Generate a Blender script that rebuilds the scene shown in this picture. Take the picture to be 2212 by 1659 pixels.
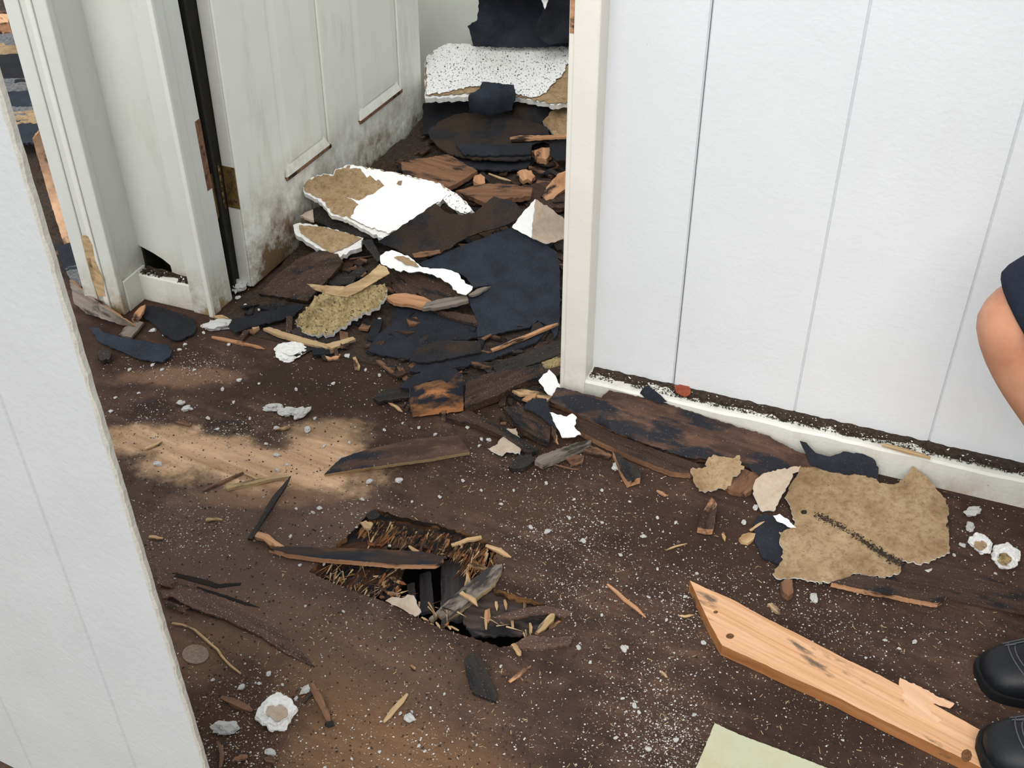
import bpy, bmesh, math, random
from mathutils import Vector, Matrix, noise as mnoise
from mathutils.geometry import delaunay_2d_cdt
random.seed(7)
for o in list(bpy.data.objects): bpy.data.objects.remove(o)
scene = bpy.context.scene
COL = scene.collection

# ------------------------------------------------------------------ camera (photo frame 2212 x 1659)
F, CX, CY, HC = 2458.0, 1106.0, 829.5, 1.35
VPX, VPY = 1125.0, 4054.0                      # vanishing point of the plumb lines
d_ = Vector((VPX - CX, -(VPY - CY), -F)).normalized()
up_ = -d_
fw_ = Vector((0, 0, -1))
Y_ = (fw_ - up_ * fw_.dot(up_)).normalized()
X_ = Y_.cross(up_)
R = Matrix((X_, Y_, up_))                      # camera vector -> world vector
CAM = Vector((0, 0, HC))
cd = bpy.data.cameras.new('camera'); cam = bpy.data.objects.new('camera', cd); COL.objects.link(cam)
cam.matrix_world = Matrix.Translation(CAM) @ R.to_4x4()
cd.sensor_fit = 'HORIZONTAL'; cd.sensor_width = 36.0; cd.lens = F / 2212.0 * 36.0
cd.clip_start = 0.02
scene.camera = cam

# ------------------------------------------------------------------ light: the roof is gone, overcast sky
w = bpy.data.worlds.new('overcast_sky'); scene.world = w; w.use_nodes = True
bg = w.node_tree.nodes['Background']
bg.inputs['Color'].default_value = (0.95, 0.975, 1.0, 1); bg.inputs['Strength'].default_value = 1.0
sd = bpy.data.lights.new('hazy_sun', 'SUN'); sun = bpy.data.objects.new('hazy_sun', sd); COL.objects.link(sun)
sd.energy = 2.4; sd.angle = math.radians(50); sd.color = (1.0, 0.97, 0.92)
sun.rotation_euler = Vector((0.30, 0.80, -0.85)).to_track_quat('-Z', 'Y').to_euler()
scene.view_settings.view_transform = 'Standard'; scene.view_settings.look = 'None'
scene.view_settings.gamma = 1.0; scene.view_settings.use_curve_mapping = False
scene.view_settings.exposure = 0.12

# ------------------------------------------------------------------ photo pixel -> place
def ray(px, py): return R @ Vector((px - CX, -(py - CY), -F))
def P(px, py, z=0.0):
    v = ray(px, py); return CAM + v * ((z - HC) / v.z)
A0 = P(1218, 864); U = (P(2212, 1098) - A0).normalized(); NV = Vector((U.y, -U.x, 0))   # wall frame: s along, t towards the viewer
def ST(s, t, z=0.0): return A0 + U * s + NV * t + Vector((0, 0, z))
def st(p): q = p - A0; return q.dot(U), q.dot(NV)
def W(px, py, t=0.0):
    v = ray(px, py); k = (A0 + NV * t - CAM).dot(NV) / v.dot(NV); q = CAM + v * k
    return (q - A0).dot(U), q.z
def sm(x, a, b):
    x = max(0, min(1, (x - a) / (b - a))); return x * x * (3 - 2 * x)
def M(p):                                       # height of the debris mound in the far rooms
    s, t = st(p); q = -t
    h = 0.075 * sm(q, -0.02, 0.75) + 0.05 * sm(q, 0.8, 1.3)
    return h
def PM(px, py, dz=0.0):
    z = dz
    for _ in range(14):
        p = P(px, py, z); z = M(p) + dz
    return P(px, py, z)

# ------------------------------------------------------------------ node materials
def newmat(name, rough=0.8):
    m = bpy.data.materials.new(name); m.use_nodes = True
    nt = m.node_tree; b = nt.nodes['Principled BSDF']; b.inputs['Roughness'].default_value = rough
    b.inputs['Specular IOR Level'].default_value = 0.25
    return m, nt, b
def c4(c): return (c[0], c[1], c[2], 1)
def srgb(r, g, b):
    f = lambda v: (v / 255 / 12.92) if v <= 10 else ((v / 255 + 0.055) / 1.055) ** 2.4
    return (f(r), f(g), f(b))
def coords(nt, scale=(1, 1, 1), rnd=True):
    tc = nt.nodes.new('ShaderNodeTexCoord'); mp = nt.nodes.new('ShaderNodeMapping')
    mp.inputs['Scale'].default_value = scale
    if rnd:
        oi = nt.nodes.new('ShaderNodeObjectInfo'); ml = nt.nodes.new('ShaderNodeMath'); ml.operation = 'MULTIPLY'
        ml.inputs[1].default_value = 37.0; nt.links.new(oi.outputs['Random'], ml.inputs[0])
        ad = nt.nodes.new('ShaderNodeVectorMath'); nt.links.new(tc.outputs['Object'], ad.inputs[0]); nt.links.new(ml.outputs[0], ad.inputs[1])
        nt.links.new(ad.outputs[0], mp.inputs['Vector'])
    else: nt.links.new(tc.outputs['Object'], mp.inputs['Vector'])
    return mp.outputs[0]
def noise(nt, vec, scale, detail=6, rough=0.6, dist=0.0):
    n = nt.nodes.new('ShaderNodeTexNoise'); n.inputs['Scale'].default_value = scale; n.inputs['Detail'].default_value = detail
    n.inputs['Roughness'].default_value = rough; n.inputs['Distortion'].default_value = dist
    nt.links.new(vec, n.inputs['Vector']); return n.outputs['Fac']
def ramp(nt, fac, stops):
    r = nt.nodes.new('ShaderNodeValToRGB'); e = r.color_ramp.elements
    while len(e) > 1: e.remove(e[0])
    e[0].position = stops[0][0]; e[0].color = c4(stops[0][1])
    for p, c in stops[1:]: k = e.new(p); k.color = c4(c)
    nt.links.new(fac, r.inputs[0]); return r.outputs[0]
def mask(nt, fac, a, b): return ramp(nt, fac, [(a, (0, 0, 0)), (b, (1, 1, 1))])
def mix(nt, fac, a, b):
    m = nt.nodes.new('ShaderNodeMix'); m.data_type = 'RGBA'
    for sock, v in ((m.inputs[0], fac), (m.inputs[6], a), (m.inputs[7], b)):
        if isinstance(v, (int, float)): sock.default_value = v
        elif isinstance(v, tuple): sock.default_value = c4(v)
        else: nt.links.new(v, sock)
    return m.outputs[2]
def math_(nt, op, a, b=None, clamp=False):
    m = nt.nodes.new('ShaderNodeMath'); m.operation = op; m.use_clamp = clamp
    for sock, v in ((m.inputs[0], a), (m.inputs[1], b)):
        if v is None: continue
        if isinstance(v, (int, float)): sock.default_value = v
        else: nt.links.new(v, sock)
    return m.outputs[0]
def bump(nt, b, h, strength=0.3, dist=0.002):
    n = nt.nodes.new('ShaderNodeBump'); n.inputs['Strength'].default_value = strength; n.inputs['Distance'].default_value = dist
    nt.links.new(h, n.inputs['Height']); nt.links.new(n.outputs[0], b.inputs['Normal'])
def setcol(nt, b, c): nt.links.new(c, b.inputs['Base Color'])

def wood(name, c1, c2, dark=(0.012, 0.012, 0.018), damt=0.35, third=None, rough=0.8, gs=1.0, dust=0.0, knots=False):
    m, nt, b = newmat(name, rough)
    v = coords(nt, (5 * gs, (150 if knots else 70) * gs, (150 if knots else 70) * gs)); g = noise(nt, v, 1.0, 8, 0.65, 0.4)
    col = ramp(nt, g, [(0.28, c1), (0.72, c2)])
    v2 = coords(nt, (9 * gs, 28 * gs, 28 * gs)); n2 = noise(nt, v2, 1.0, 6, 0.6)
    if third: col = mix(nt, mask(nt, noise(nt, coords(nt, (7, 20, 20)), 1.3, 5), 0.5, 0.6), col, third)
    if damt > 0: col = mix(nt, mask(nt, n2, 0.64 - damt * 0.4, 0.72 - damt * 0.4), col, dark)
    if knots:
        vo = nt.nodes.new('ShaderNodeTexVoronoi'); nt.links.new(coords(nt, (9, 16, 16)), vo.inputs['Vector']); vo.inputs['Scale'].default_value = 1.0
        col = mix(nt, mask(nt, math_(nt, 'ADD', vo.outputs['Distance'], math_(nt, 'MULTIPLY', g, 0.08)), 0.17, 0.10), col, (0.10, 0.035, 0.012))
    if dust > 0:
        col = mix(nt, mask(nt, noise(nt, coords(nt), 420, 3, 0.7), 0.72 - dust * 0.2, 0.78 - dust * 0.2), col, (0.55, 0.52, 0.48))
    setcol(nt, b, col); bump(nt, b, g, 0.6, 0.0015); return m
def felt(name, base=(0.013, 0.015, 0.021), brown=0.0, dust=0.4):
    m, nt, b = newmat(name, 0.85)
    v = coords(nt); n = noise(nt, v, 22, 6, 0.6); g = noise(nt, v, 600, 3, 0.7)
    col = ramp(nt, n, [(0.3, tuple(x * 0.7 for x in base)), (0.7, tuple(x * 1.5 for x in base))])
    if brown > 0: col = mix(nt, mask(nt, noise(nt, v, 9, 7, 0.65), 0.68 - brown * 0.35, 0.78 - brown * 0.3), col, (0.034, 0.022, 0.015))
    col = mix(nt, mask(nt, g, 0.66 - 0.10 * dust, 0.76), col, (0.16, 0.155, 0.15))
    setcol(nt, b, col); bump(nt, b, g, 0.35, 0.001); return m
def paint(name, base, stain=(0.30, 0.20, 0.10), amt=0.2, speck=0.3, rough=0.45, peel=0.25, lowz=None, sc=1.0, mottle=0.04):
    m, nt, b = newmat(name, rough)
    v = coords(nt, rnd=False); n = noise(nt, v, 7 * sc, 8, 0.65); f = noise(nt, v, 60 * sc, 5, 0.6)
    col = ramp(nt, n, [(0.3, tuple(x * (1 - mottle) for x in base)), (0.7, tuple(min(x * (1 + mottle), 0.92) for x in base))])
    st_ = mask(nt, noise(nt, coords(nt, (14, 14, 3), rnd=False), 1.0, 8, 0.7), 0.62 - amt * 0.2, 0.85)
    k = math_(nt, 'MULTIPLY', st_, amt)
    if lowz:                                     # grime creeping up from the floor
        tc = nt.nodes.new('ShaderNodeTexCoord'); sp = nt.nodes.new('ShaderNodeSeparateXYZ'); nt.links.new(tc.outputs['Object'], sp.inputs[0])
        mr = nt.nodes.new('ShaderNodeMapRange'); mr.inputs[1].default_value = lowz[0]; mr.inputs[2].default_value = lowz[1]; mr.inputs[3].default_value = 1.0; mr.inputs[4].default_value = 0.0
        nt.links.new(sp.outputs['Z'], mr.inputs[0])
        gg = math_(nt, 'MULTIPLY', mr.outputs[0], mask(nt, noise(nt, v, 11, 8, 0.72), 0.40, 0.62))
        k = math_(nt, 'ADD', k, math_(nt, 'MULTIPLY', gg, lowz[2]), True)
    col = mix(nt, k, col, stain)
    sp_ = mask(nt, noise(nt, coords(nt, (1, 1, 0.6), rnd=False), 130 * sc, 3, 0.6), 0.80 - speck * 0.12, 0.84 - speck * 0.12)
    col = mix(nt, math_(nt, 'MULTIPLY', sp_, 0.75), col, (0.10, 0.085, 0.07))
    setcol(nt, b, col); bump(nt, b, math_(nt, 'ADD', noise(nt, v, 150, 3, 0.5), f), peel, 0.002); return m
def plain(name, c1, c2, sc=30, rough=0.85, bs=0.4, spec=None, bd=0.002):
    m, nt, b = newmat(name, rough); v = coords(nt); n = noise(nt, v, sc, 7, 0.65)
    setcol(nt, b, ramp(nt, n, [(0.32, c1), (0.68, c2)])); bump(nt, b, n, bs, bd)
    if spec is not None: b.inputs['Specular IOR Level'].default_value = spec
    return m
def paper(name, c1, c2, stain, amt, specks=0.3, sc=14):
    m, nt, b = newmat(name, 0.9); v = coords(nt)
    col = ramp(nt, noise(nt, v, sc * 2.2, 7, 0.65), [(0.3, c1), (0.7, c2)])
    col = mix(nt, math_(nt, 'MULTIPLY', mask(nt, noise(nt, v, sc, 7, 0.7), 0.48, 0.72), amt), col, stain)
    col = mix(nt, math_(nt, 'MULTIPLY', mask(nt, noise(nt, v, sc * 7, 8, 0.75), 0.47, 0.62), amt * 0.7), col, stain)
    col = mix(nt, mask(nt, noise(nt, coords(nt, (1, 0.45, 1)), 260, 3, 0.65), 0.78 - specks * 0.24, 0.83 - specks * 0.24), col, (0.06, 0.045, 0.03))
    setcol(nt, b, col); bump(nt, b, noise(nt, v, 180, 4, 0.6), 0.3, 0.001); return m

MT = {}
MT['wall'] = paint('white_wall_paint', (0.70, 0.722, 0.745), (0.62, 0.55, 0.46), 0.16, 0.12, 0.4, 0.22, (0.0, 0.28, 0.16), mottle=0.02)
MT['trim'] = paint('cream_trim_paint', (0.76, 0.74, 0.67), (0.36, 0.27, 0.15), 0.3, 0.22, 0.4, 0.2, (0.0, 0.16, 0.5))
MT['base'] = paint('baseboard_paint', (0.66, 0.66, 0.60), (0.30, 0.21, 0.11), 0.42, 0.55, 0.45, 0.3, (0.0, 0.05, 0.5))
MT['door'] = paint('dull_door_paint', (0.76, 0.775, 0.715), (0.17, 0.11, 0.055), 0.42, 0.3, 0.45, 0.12, (0.0, 0.25, 1.5))
MT['dooredge'] = paint('door_edge_paint', (0.68, 0.68, 0.64), (0.36, 0.25, 0.12), 0.2, 0.15, 0.4, 0.15, (0.0, 0.12, 0.5))
MT['stub'] = paint('stained_stub_paint', (0.60, 0.615, 0.58), (0.26, 0.19, 0.09), 0.34, 0.3, 0.4, 0.15, (0.0, 0.13, 1.3))
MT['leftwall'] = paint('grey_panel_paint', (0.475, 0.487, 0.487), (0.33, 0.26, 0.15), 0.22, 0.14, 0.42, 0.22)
MT['farwall'] = paint('far_wall_paint', (0.84, 0.86, 0.79), (0.35, 0.30, 0.2), 0.15, 0.1, 0.5, 0.1)
MT['dark'] = plain('dark_backing_shade', (0.010, 0.010, 0.008), (0.022, 0.020, 0.015), 20)  # wall backing; also stands in for shade in door gap and stub cavity
MT['soil'] = plain('crawl_soil', (0.006, 0.005, 0.004), (0.016, 0.012, 0.009), 15)
MT['felt'] = felt('asphalt_felt')
MT['feltblue'] = felt('asphalt_felt_blue', (0.016, 0.020, 0.029), 0.12, 0.4)
MT['feltblack'] = felt('asphalt_felt_black', (0.009, 0.010, 0.013), 0.1, 0.3)
MT['feltbrown'] = felt('asphalt_felt_browned', (0.013, 0.013, 0.016), 0.75, 0.4)
MT['white'] = paper('drywall_white', (0.80, 0.81, 0.81), (0.86, 0.87, 0.87), (0.70, 0.66, 0.6), 0.25, 0.12)
MT['whitespeck'] = paper('drywall_white_speckled', (0.78, 0.79, 0.79), (0.86, 0.87, 0.87), (0.66, 0.63, 0.58), 0.3, 0.85)
MT['gypsum'] = plain('gypsum_core', (0.66, 0.65, 0.62), (0.86, 0.86, 0.84), 160, 0.95, 0.9)
MT['kraft'] = paper('kraft_paper', srgb(146, 122, 90), srgb(170, 148, 116), srgb(104, 78, 48), 0.75, 0.5)
MT['kraftpink'] = paper('kraft_paper_pale', srgb(172, 154, 136), srgb(190, 174, 158), srgb(150, 126, 102), 0.5, 0.12)
MT['kraftmold'] = paper('kraft_paper_mouldy', srgb(140, 120, 80), srgb(176, 158, 116), srgb(80, 60, 36), 0.9, 0.82, 24)
MT['lumber'] = wood('fresh_lumber', srgb(186, 138, 98), srgb(222, 180, 142), (0.16, 0.11, 0.075), 0.12, None, 0.75, 1.0, 0, True)
MT['lumberside'] = wood('lumber_side', srgb(128, 80, 44), srgb(172, 118, 72), (0.10, 0.06, 0.03), 0.12)
MT['darkwood'] = wood('rotten_wood', srgb(36, 26, 21), srgb(78, 57, 45), (0.010, 0.010, 0.012), 0.25, None, 0.75, 1.0, 0.35)
MT['charwood'] = wood('charred_plank', srgb(48, 34, 28), srgb(104, 76, 60), (0.012, 0.013, 0.018), 0.42, srgb(62, 42, 33), 0.65, 0.8, 0.25)
MT['brownwood'] = wood('brown_wood', srgb(80, 56, 42), srgb(138, 102, 76), (0.02, 0.014, 0.012), 0.25, None, 0.8, 1.0, 0.25)
MT['orangewood'] = wood('fresh_broken_wood', srgb(140, 98, 68), srgb(200, 154, 116), (0.03, 0.018, 0.012), 0.25)
MT['lath'] = wood('weathered_lath', srgb(140, 114, 80), srgb(196, 170, 130), (0.09, 0.07, 0.05), 0.15)
MT['greywood'] = wood('grey_weathered_wood', srgb(84, 76, 68), srgb(140, 130, 118), (0.03, 0.027, 0.025), 0.3)
MT['slate'] = wood('blackened_wood', srgb(20, 19, 20), srgb(52, 46, 42), (0.008, 0.008, 0.010), 0.2, None, 0.6, 1.0, 0.3)
MT['straw'] = wood('splinter_wood', srgb(140, 108, 74), srgb(206, 174, 132), (0.05, 0.03, 0.015), 0.25)
MT['splint'] = wood('rotten_splinter', srgb(80, 52, 32), srgb(150, 108, 68), (0.02, 0.012, 0.008), 0.4)
MT['veneer'] = wood('under_veneer', srgb(40, 32, 30), srgb(84, 72, 66), (0.010, 0.010, 0.012), 0.35, None, 0.7, 1.2)
MT['palepaint'] = paint('pale_green_board_paint', srgb(178, 180, 154), srgb(170, 150, 112), 0.75, 0.15, 0.5, 0.15)
MT['burn'] = wood('burnt_block', srgb(74, 50, 33), srgb(122, 84, 52), (0.010, 0.012, 0.018), 0.34, srgb(160, 106, 66), 0.8, 0.8)
MT['rust'] = plain('rust_brown', srgb(120, 58, 38), srgb(150, 78, 52), 90)
MT['plaster'] = plain('plaster_crumb', (0.62, 0.61, 0.58), (0.86, 0.86, 0.84), 240, 0.95, 0.8)
MT['dirt'] = plain('dirt', (0.018, 0.012, 0.009), (0.060, 0.042, 0.032), 160, 0.95, 0.8)
MT['skin'] = plain('skin', srgb(180, 124, 94), srgb(204, 150, 120), 14, 0.5, 0.15, 0.35)
MT['navy'] = plain('navy_cloth', (0.010, 0.013, 0.025), (0.018, 0.022, 0.040), 300, 0.9, 0.4)
MT['leather'] = plain('black_leather', (0.004, 0.005, 0.007), (0.008, 0.010, 0.014), 260, 0.5, 0.15, 0.35, 0.0006)
MT['sole'] = plain('rubber_sole', (0.006, 0.006, 0.007), (0.012, 0.012, 0.013), 90, 0.7, 0.2)
MT['thread'] = plain('stitching', (0.06, 0.065, 0.07), (0.10, 0.10, 0.11), 500, 0.8, 0.1)
MT['hair'] = plain('dark_hair', (0.012, 0.008, 0.005), (0.03, 0.02, 0.013), 80, 0.6, 0.6)
def brass():
    m, nt, b = newmat('tarnished_brass', 0.5); b.inputs['Metallic'].default_value = 0.55
    n = noise(nt, coords(nt), 70, 6, 0.7); setcol(nt, b, ramp(nt, n, [(0.36, (0.05, 0.025, 0.01)), (0.5, (0.20, 0.13, 0.045)), (0.75, (0.30, 0.21, 0.08))])); bump(nt, b, n, 0.3); return m
MT['brass'] = brass()

# ------------------------------------------------------------------ object helpers
def tag(o, label=None, cat=None, group=None, kind=None):
    if label: o['label'] = label
    if cat: o['category'] = cat
    if group: o['group'] = group
    if kind: o['kind'] = kind
    return o
def wm(o):
    m = Matrix.Translation(o.location) @ o.rotation_euler.to_matrix().to_4x4()
    return (wm(o.parent) @ o.matrix_parent_inverse @ m) if o.parent else m
def link(name, me, mats, loc=(0, 0, 0), parent=None):
    for k in (mats if isinstance(mats, (list, tuple)) else [mats]): me.materials.append(MT[k])
    o = bpy.data.objects.new(name, me); COL.objects.link(o); o.location = loc
    if parent is not None: o.parent = parent; o.matrix_parent_inverse = wm(parent).inverted()
    return o
def empty(name, loc, label=None, cat=None, group=None):
    e = bpy.data.objects.new(name, None); COL.objects.link(e); e.location = loc; e.empty_display_size = 0.05
    return tag(e, label, cat, group)
def bm_obj(name, bm, mats, loc=None, parent=None, smooth=False):
    if loc is None:
        xs = [v.co for v in bm.verts]; c = sum(xs, Vector()) / len(xs); loc = Vector((c.x, c.y, min(v.z for v in xs)))
    loc = Vector(loc)
    for v in bm.verts: v.co -= loc
    bmesh.ops.recalc_face_normals(bm, faces=bm.faces)
    me = bpy.data.meshes.new(name); bm.to_mesh(me); bm.free()
    if smooth: me.polygons.foreach_set('use_smooth', [True] * len(me.polygons))
    return link(name, me, mats, loc, parent)
def stbox(bm, s0, s1, t0, t1, z0, z1, bev=0.0):
    """box in the wall frame"""
    vs = [bm.verts.new(ST(s, t, z)) for s, t, z in ((s0, t0, z0), (s1, t0, z0), (s1, t1, z0), (s0, t1, z0), (s0, t0, z1), (s1, t0, z1), (s1, t1, z1), (s0, t1, z1))]
    fs = [bm.faces.new([vs[i] for i in f]) for f in ((0, 1, 2, 3), (4, 5, 6, 7), (0, 1, 5, 4), (1, 2, 6, 5), (2, 3, 7, 6), (3, 0, 4, 7))]
    if bev > 0:
        es = list({e for f in fs for e in f.edges})
        bmesh.ops.bevel(bm, geom=es, offset=bev, segments=2, affect='EDGES', profile=0.5)
def wallbox(name, mat, s0, s1, t0, t1, z0, z1, bev=0.0, parent=None, kind=None):
    bm = bmesh.new(); stbox(bm, s0, s1, t0, t1, z0, z1, bev); o = bm_obj(name, bm, mat, None, parent)
    if kind: o['kind'] = kind
    return o

def inside(poly, x, y):
    c = False; n = len(poly)
    for i in range(n):
        x1, y1 = poly[i][0], poly[i][1]; x2, y2 = poly[i - 1][0], poly[i - 1][1]
        if (y1 > y) != (y2 > y) and x < (x2 - x1) * (y - y1) / (y2 - y1) + x1: c = not c
    return c
def parse(s, dz):
    out = []
    for tok in s.split():
        a = [float(k) for k in tok.split(',')]; out.append((a[0], a[1], a[2] if len(a) > 2 else dz))
    return out
def densify(pts, jag, step, rng):
    out = []
    n = len(pts)
    for i in range(n):
        a, b = pts[i], pts[(i + 1) % n]; L = math.hypot(b[0] - a[0], b[1] - a[1]); k = max(1, int(L / step))
        nx, ny = (-(b[1] - a[1]) / (L + 1e-6), (b[0] - a[0]) / (L + 1e-6))
        for j in range(k):
            f = j / k; o = 0 if j == 0 else jag * 1.2 * (rng.uniform(-1, 1) * 0.6 + 0.6 * math.sin(rng.uniform(0, 6.28)))
            out.append((a[0] + (b[0] - a[0]) * f + nx * o, a[1] + (b[1] - a[1]) * f + ny * o, a[2] + (b[2] - a[2]) * f))
    return out
def sheet(name, label, cat, pts, mat, th=0.004, side=None, dz=0.006, jag=1.6, step=5.5, res=28, wob=0.0015, group=None, parent=None, mound=True, seed=None, kind=None, smooth=False):
    """a torn or sawn flat piece: outline in photo pixels, each point with its height above what it lies on"""
    rng = random.Random(seed if seed is not None else hash_(pts))
    pl = parse(pts, dz) if isinstance(pts, str) else pts
    dense = densify(pl, jag, step, rng)
    xy = [Vector((p[0], p[1])) for p in dense]; hz = [p[2] for p in dense]; n = len(xy)
    x0, x1 = min(p.x for p in xy), max(p.x for p in xy); y0, y1 = min(p.y for p in xy), max(p.y for p in xy)
    def idw(x, y):
        sw = sz = 0
        for p in pl:
            w_ = 1 / ((p[0] - x) ** 2 + (p[1] - y) ** 2 + 4) ** 1.2; sw += w_; sz += w_ * p[2]
        return sz / sw
    gy = y0 + res * 0.5
    while gy < y1:
        gx = x0 + res * 0.5
        while gx < x1:
            jx, jy = gx + rng.uniform(-.25, .25) * res, gy + rng.uniform(-.25, .25) * res
            if inside(dense, jx, jy) and min((q.x - jx) ** 2 + (q.y - jy) ** 2 for q in xy[:n]) > (res * 0.3) ** 2:
                xy.append(Vector((jx, jy))); hz.append(idw(jx, jy) + rng.uniform(-1, 1) * wob)
            gx += res
        gy += res
    vo, eo, fo, ov, _, _ = delaunay_2d_cdt(xy, [(i, (i + 1) % n) for i in range(n)], [], 1, 1e-4)
    pos = []
    for i, q in enumerate(vo):
        h = hz[ov[i][0]] if ov[i] else idw(q.x, q.y)
        pos.append(PM(q.x, q.y, h) if mound else P(q.x, q.y, h))
    bm = bmesh.new(); tv = [bm.verts.new(p) for p in pos]; tf = []
    for f in fo:
        if len(set(f)) < 3: continue
        try: tf.append(bm.faces.new([tv[i] for i in f]))
        except ValueError: pass
    nrm = Vector()
    for f in tf:
        f.normal_update()
        if f.normal.dot(CAM - f.calc_center_median()) < 0: f.normal_flip()
        nrm += f.normal * f.calc_area()
    nrm.normalize()
    bound = [e for e in bm.edges if len(e.link_faces) == 1]
    bv = {}
    for v in list(bm.verts): bv[v] = bm.verts.new(v.co - nrm * th)
    nsl = 1 if side else 0
    for f in tf:
        g = bm.faces.new([bv[v] for v in reversed(f.verts)]); g.material_index = nsl if name != 'kraft_paper' else 0
    for e in bound:
        a, b = e.verts
        g = bm.faces.new([a, b, bv[b], bv[a]]); g.material_index = nsl
    for v in [v for v in bm.verts if not v.link_faces]: bm.verts.remove(v)
    for f in bm.faces: f.smooth = len(f.verts) == 3
    for e in bm.edges:
        if len({len(f.verts) for f in e.link_faces}) > 1: e.smooth = False
    c = sum(pos, Vector()) / len(pos)
    # long axis -> local x so that the grain runs along the piece
    sxx = sum((p.x - c.x) ** 2 for p in pos); syy = sum((p.y - c.y) ** 2 for p in pos); sxy = sum((p.x - c.x) * (p.y - c.y) for p in pos)
    ang = 0.5 * math.atan2(2 * sxy, sxx - syy); rot = Matrix.Rotation(-ang, 3, 'Z')
    loc = Vector((c.x, c.y, min(v.co.z for v in bm.verts)))
    for v in bm.verts: v.co = rot @ (v.co - loc)
    bmesh.ops.recalc_face_normals(bm, faces=bm.faces)
    me = bpy.data.meshes.new(name); bm.to_mesh(me); bm.free()
    o = link(name, me, [mat] + ([side] if side else []), loc, parent); o.rotation_euler.z = ang
    if parent is None: tag(o, label, cat, group, kind)
    elif kind: o['kind'] = kind
    return o
def hash_(s):
    s = s if isinstance(s, str) else repr(s); h = 7
    for ch in s: h = (h * 31 + ord(ch)) % 1000003
    return h
def stick(name, label, cat, pts, wd, mat, dz=0.004, group=None, parent=None, flat=0.6, mound=True, taper=0.4, world=None, bend=True):
    """a splinter, twig or lath along a polyline of photo pixels; wd = width in metres"""
    rng = random.Random(hash_(pts if world is None else str(world)))
    pp = world if world else [(PM(*p) if mound else P(*p)) for p in parse(pts, dz)]
    # subdivide with a little wobble
    path = [pp[0]]
    for a, b in zip(pp, pp[1:]):
        k = max(2, min(8, int((b - a).length / (wd * 3))))
        for j in range(1, k + 1):
            q = a.lerp(b, j / k)
            if j < k: q = q + Vector((rng.uniform(-1, 1), rng.uniform(-1, 1), 0)) * wd * 0.22
            path.append(q)
    bm = bmesh.new(); rings = []
    ax = (pp[-1] - pp[0]).normalized(); side = ax.cross(Vector((0, 0, 1)))
    side = side.normalized() if side.length > 0.05 else Vector((1, 0, 0)); upv = side.cross(ax).normalized()
    n = len(path); tA, tB = taper * rng.uniform(.2, 1.6), taper * rng.uniform(.6, 2.3)
    for i, p in enumerate(path):
        f = i / (n - 1); k = 1 - (tA if f < .5 else tB) * abs(2 * f - 1) ** 3; k = max(k * rng.uniform(.85, 1.1), 0.10)
        w_ = wd * 0.5 * k; h_ = wd * 0.5 * flat * k
        rings.append([bm.verts.new(p + side * (x * w_ * rng.uniform(.8, 1.15)) + upv * (y * h_ * rng.uniform(.8, 1.15))) for x, y in ((-1, -1), (1, -1), (1, .8), (0.1, 1.2), (-1, .8))])
    for r0, r1 in zip(rings, rings[1:]):
        for j in range(5): bm.faces.new([r0[j], r0[(j + 1) % 5], r1[(j + 1) % 5], r1[j]])
    bm.faces.new(rings[0]); bm.faces.new(list(reversed(rings[-1])))
    c = path[n // 2]; ang = math.atan2(ax.y, ax.x); rot = Matrix.Rotation(-ang, 3, 'Z')
    loc = Vector((c.x, c.y, min(v.co.z for v in bm.verts)))
    for v in bm.verts: v.co = rot @ (v.co - loc)
    bmesh.ops.recalc_face_normals(bm, faces=bm.faces)
    me = bpy.data.meshes.new(name); bm.to_mesh(me); bm.free()
    o = link(name, me, mat, loc, parent); o.rotation_euler.z = ang
    if parent is None: tag(o, label, cat, group)
    return o
MT['splintdark'] = wood('rotted_ply_layer', srgb(30, 20, 14), srgb(86, 54, 32), (0.006, 0.006, 0.008), 0.4)
MT['orangered'] = wood('red_rot_wood', srgb(84, 46, 28), srgb(156, 98, 58), (0.02, 0.012, 0.01), 0.4)
MT['greydark'] = wood('grey_slat', srgb(52, 48, 50), srgb(92, 86, 86), (0.02, 0.02, 0.022), 0.2)
MT['slate2'] = wood('black_plank', srgb(24, 22, 24), srgb(60, 46, 40), (0.012, 0.014, 0.02), 0.4, srgb(84, 56, 38), 0.6, 0.8)
MT['brownfloor'] = wood('floor_veneer', srgb(62, 45, 37), srgb(100, 76, 62), (0.03, 0.02, 0.015), 0.15, None, 0.85, 1.0, 0.5)
MT['palefloor'] = plain('pale_disc', srgb(112, 92, 78), srgb(142, 122, 106), 220)
MT['grit'] = plain('grit', srgb(110, 92, 78), srgb(170, 152, 136), 300)
MT['greyshingle'] = plain('grey_shingle', srgb(70, 72, 76), srgb(120, 120, 120), 120)
MT['edgepaint'] = paint('chipped_edge_paint', (0.47, 0.455, 0.39), (0.25, 0.18, 0.10), 0.6, 0.3, 0.5, 0.4, sc=3)
MT['torn'] = wood('torn_pale_wood', srgb(200, 158, 124), srgb(222, 184, 152), (0.2, 0.13, 0.09), 0.2)
MT['knot'] = plain('wood_knot', (0.06, 0.025, 0.01), (0.22, 0.10, 0.04), 220)
MT['dust'] = plain('plaster_dust', (0.34, 0.33, 0.31), (0.74, 0.73, 0.70), 900)

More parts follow.
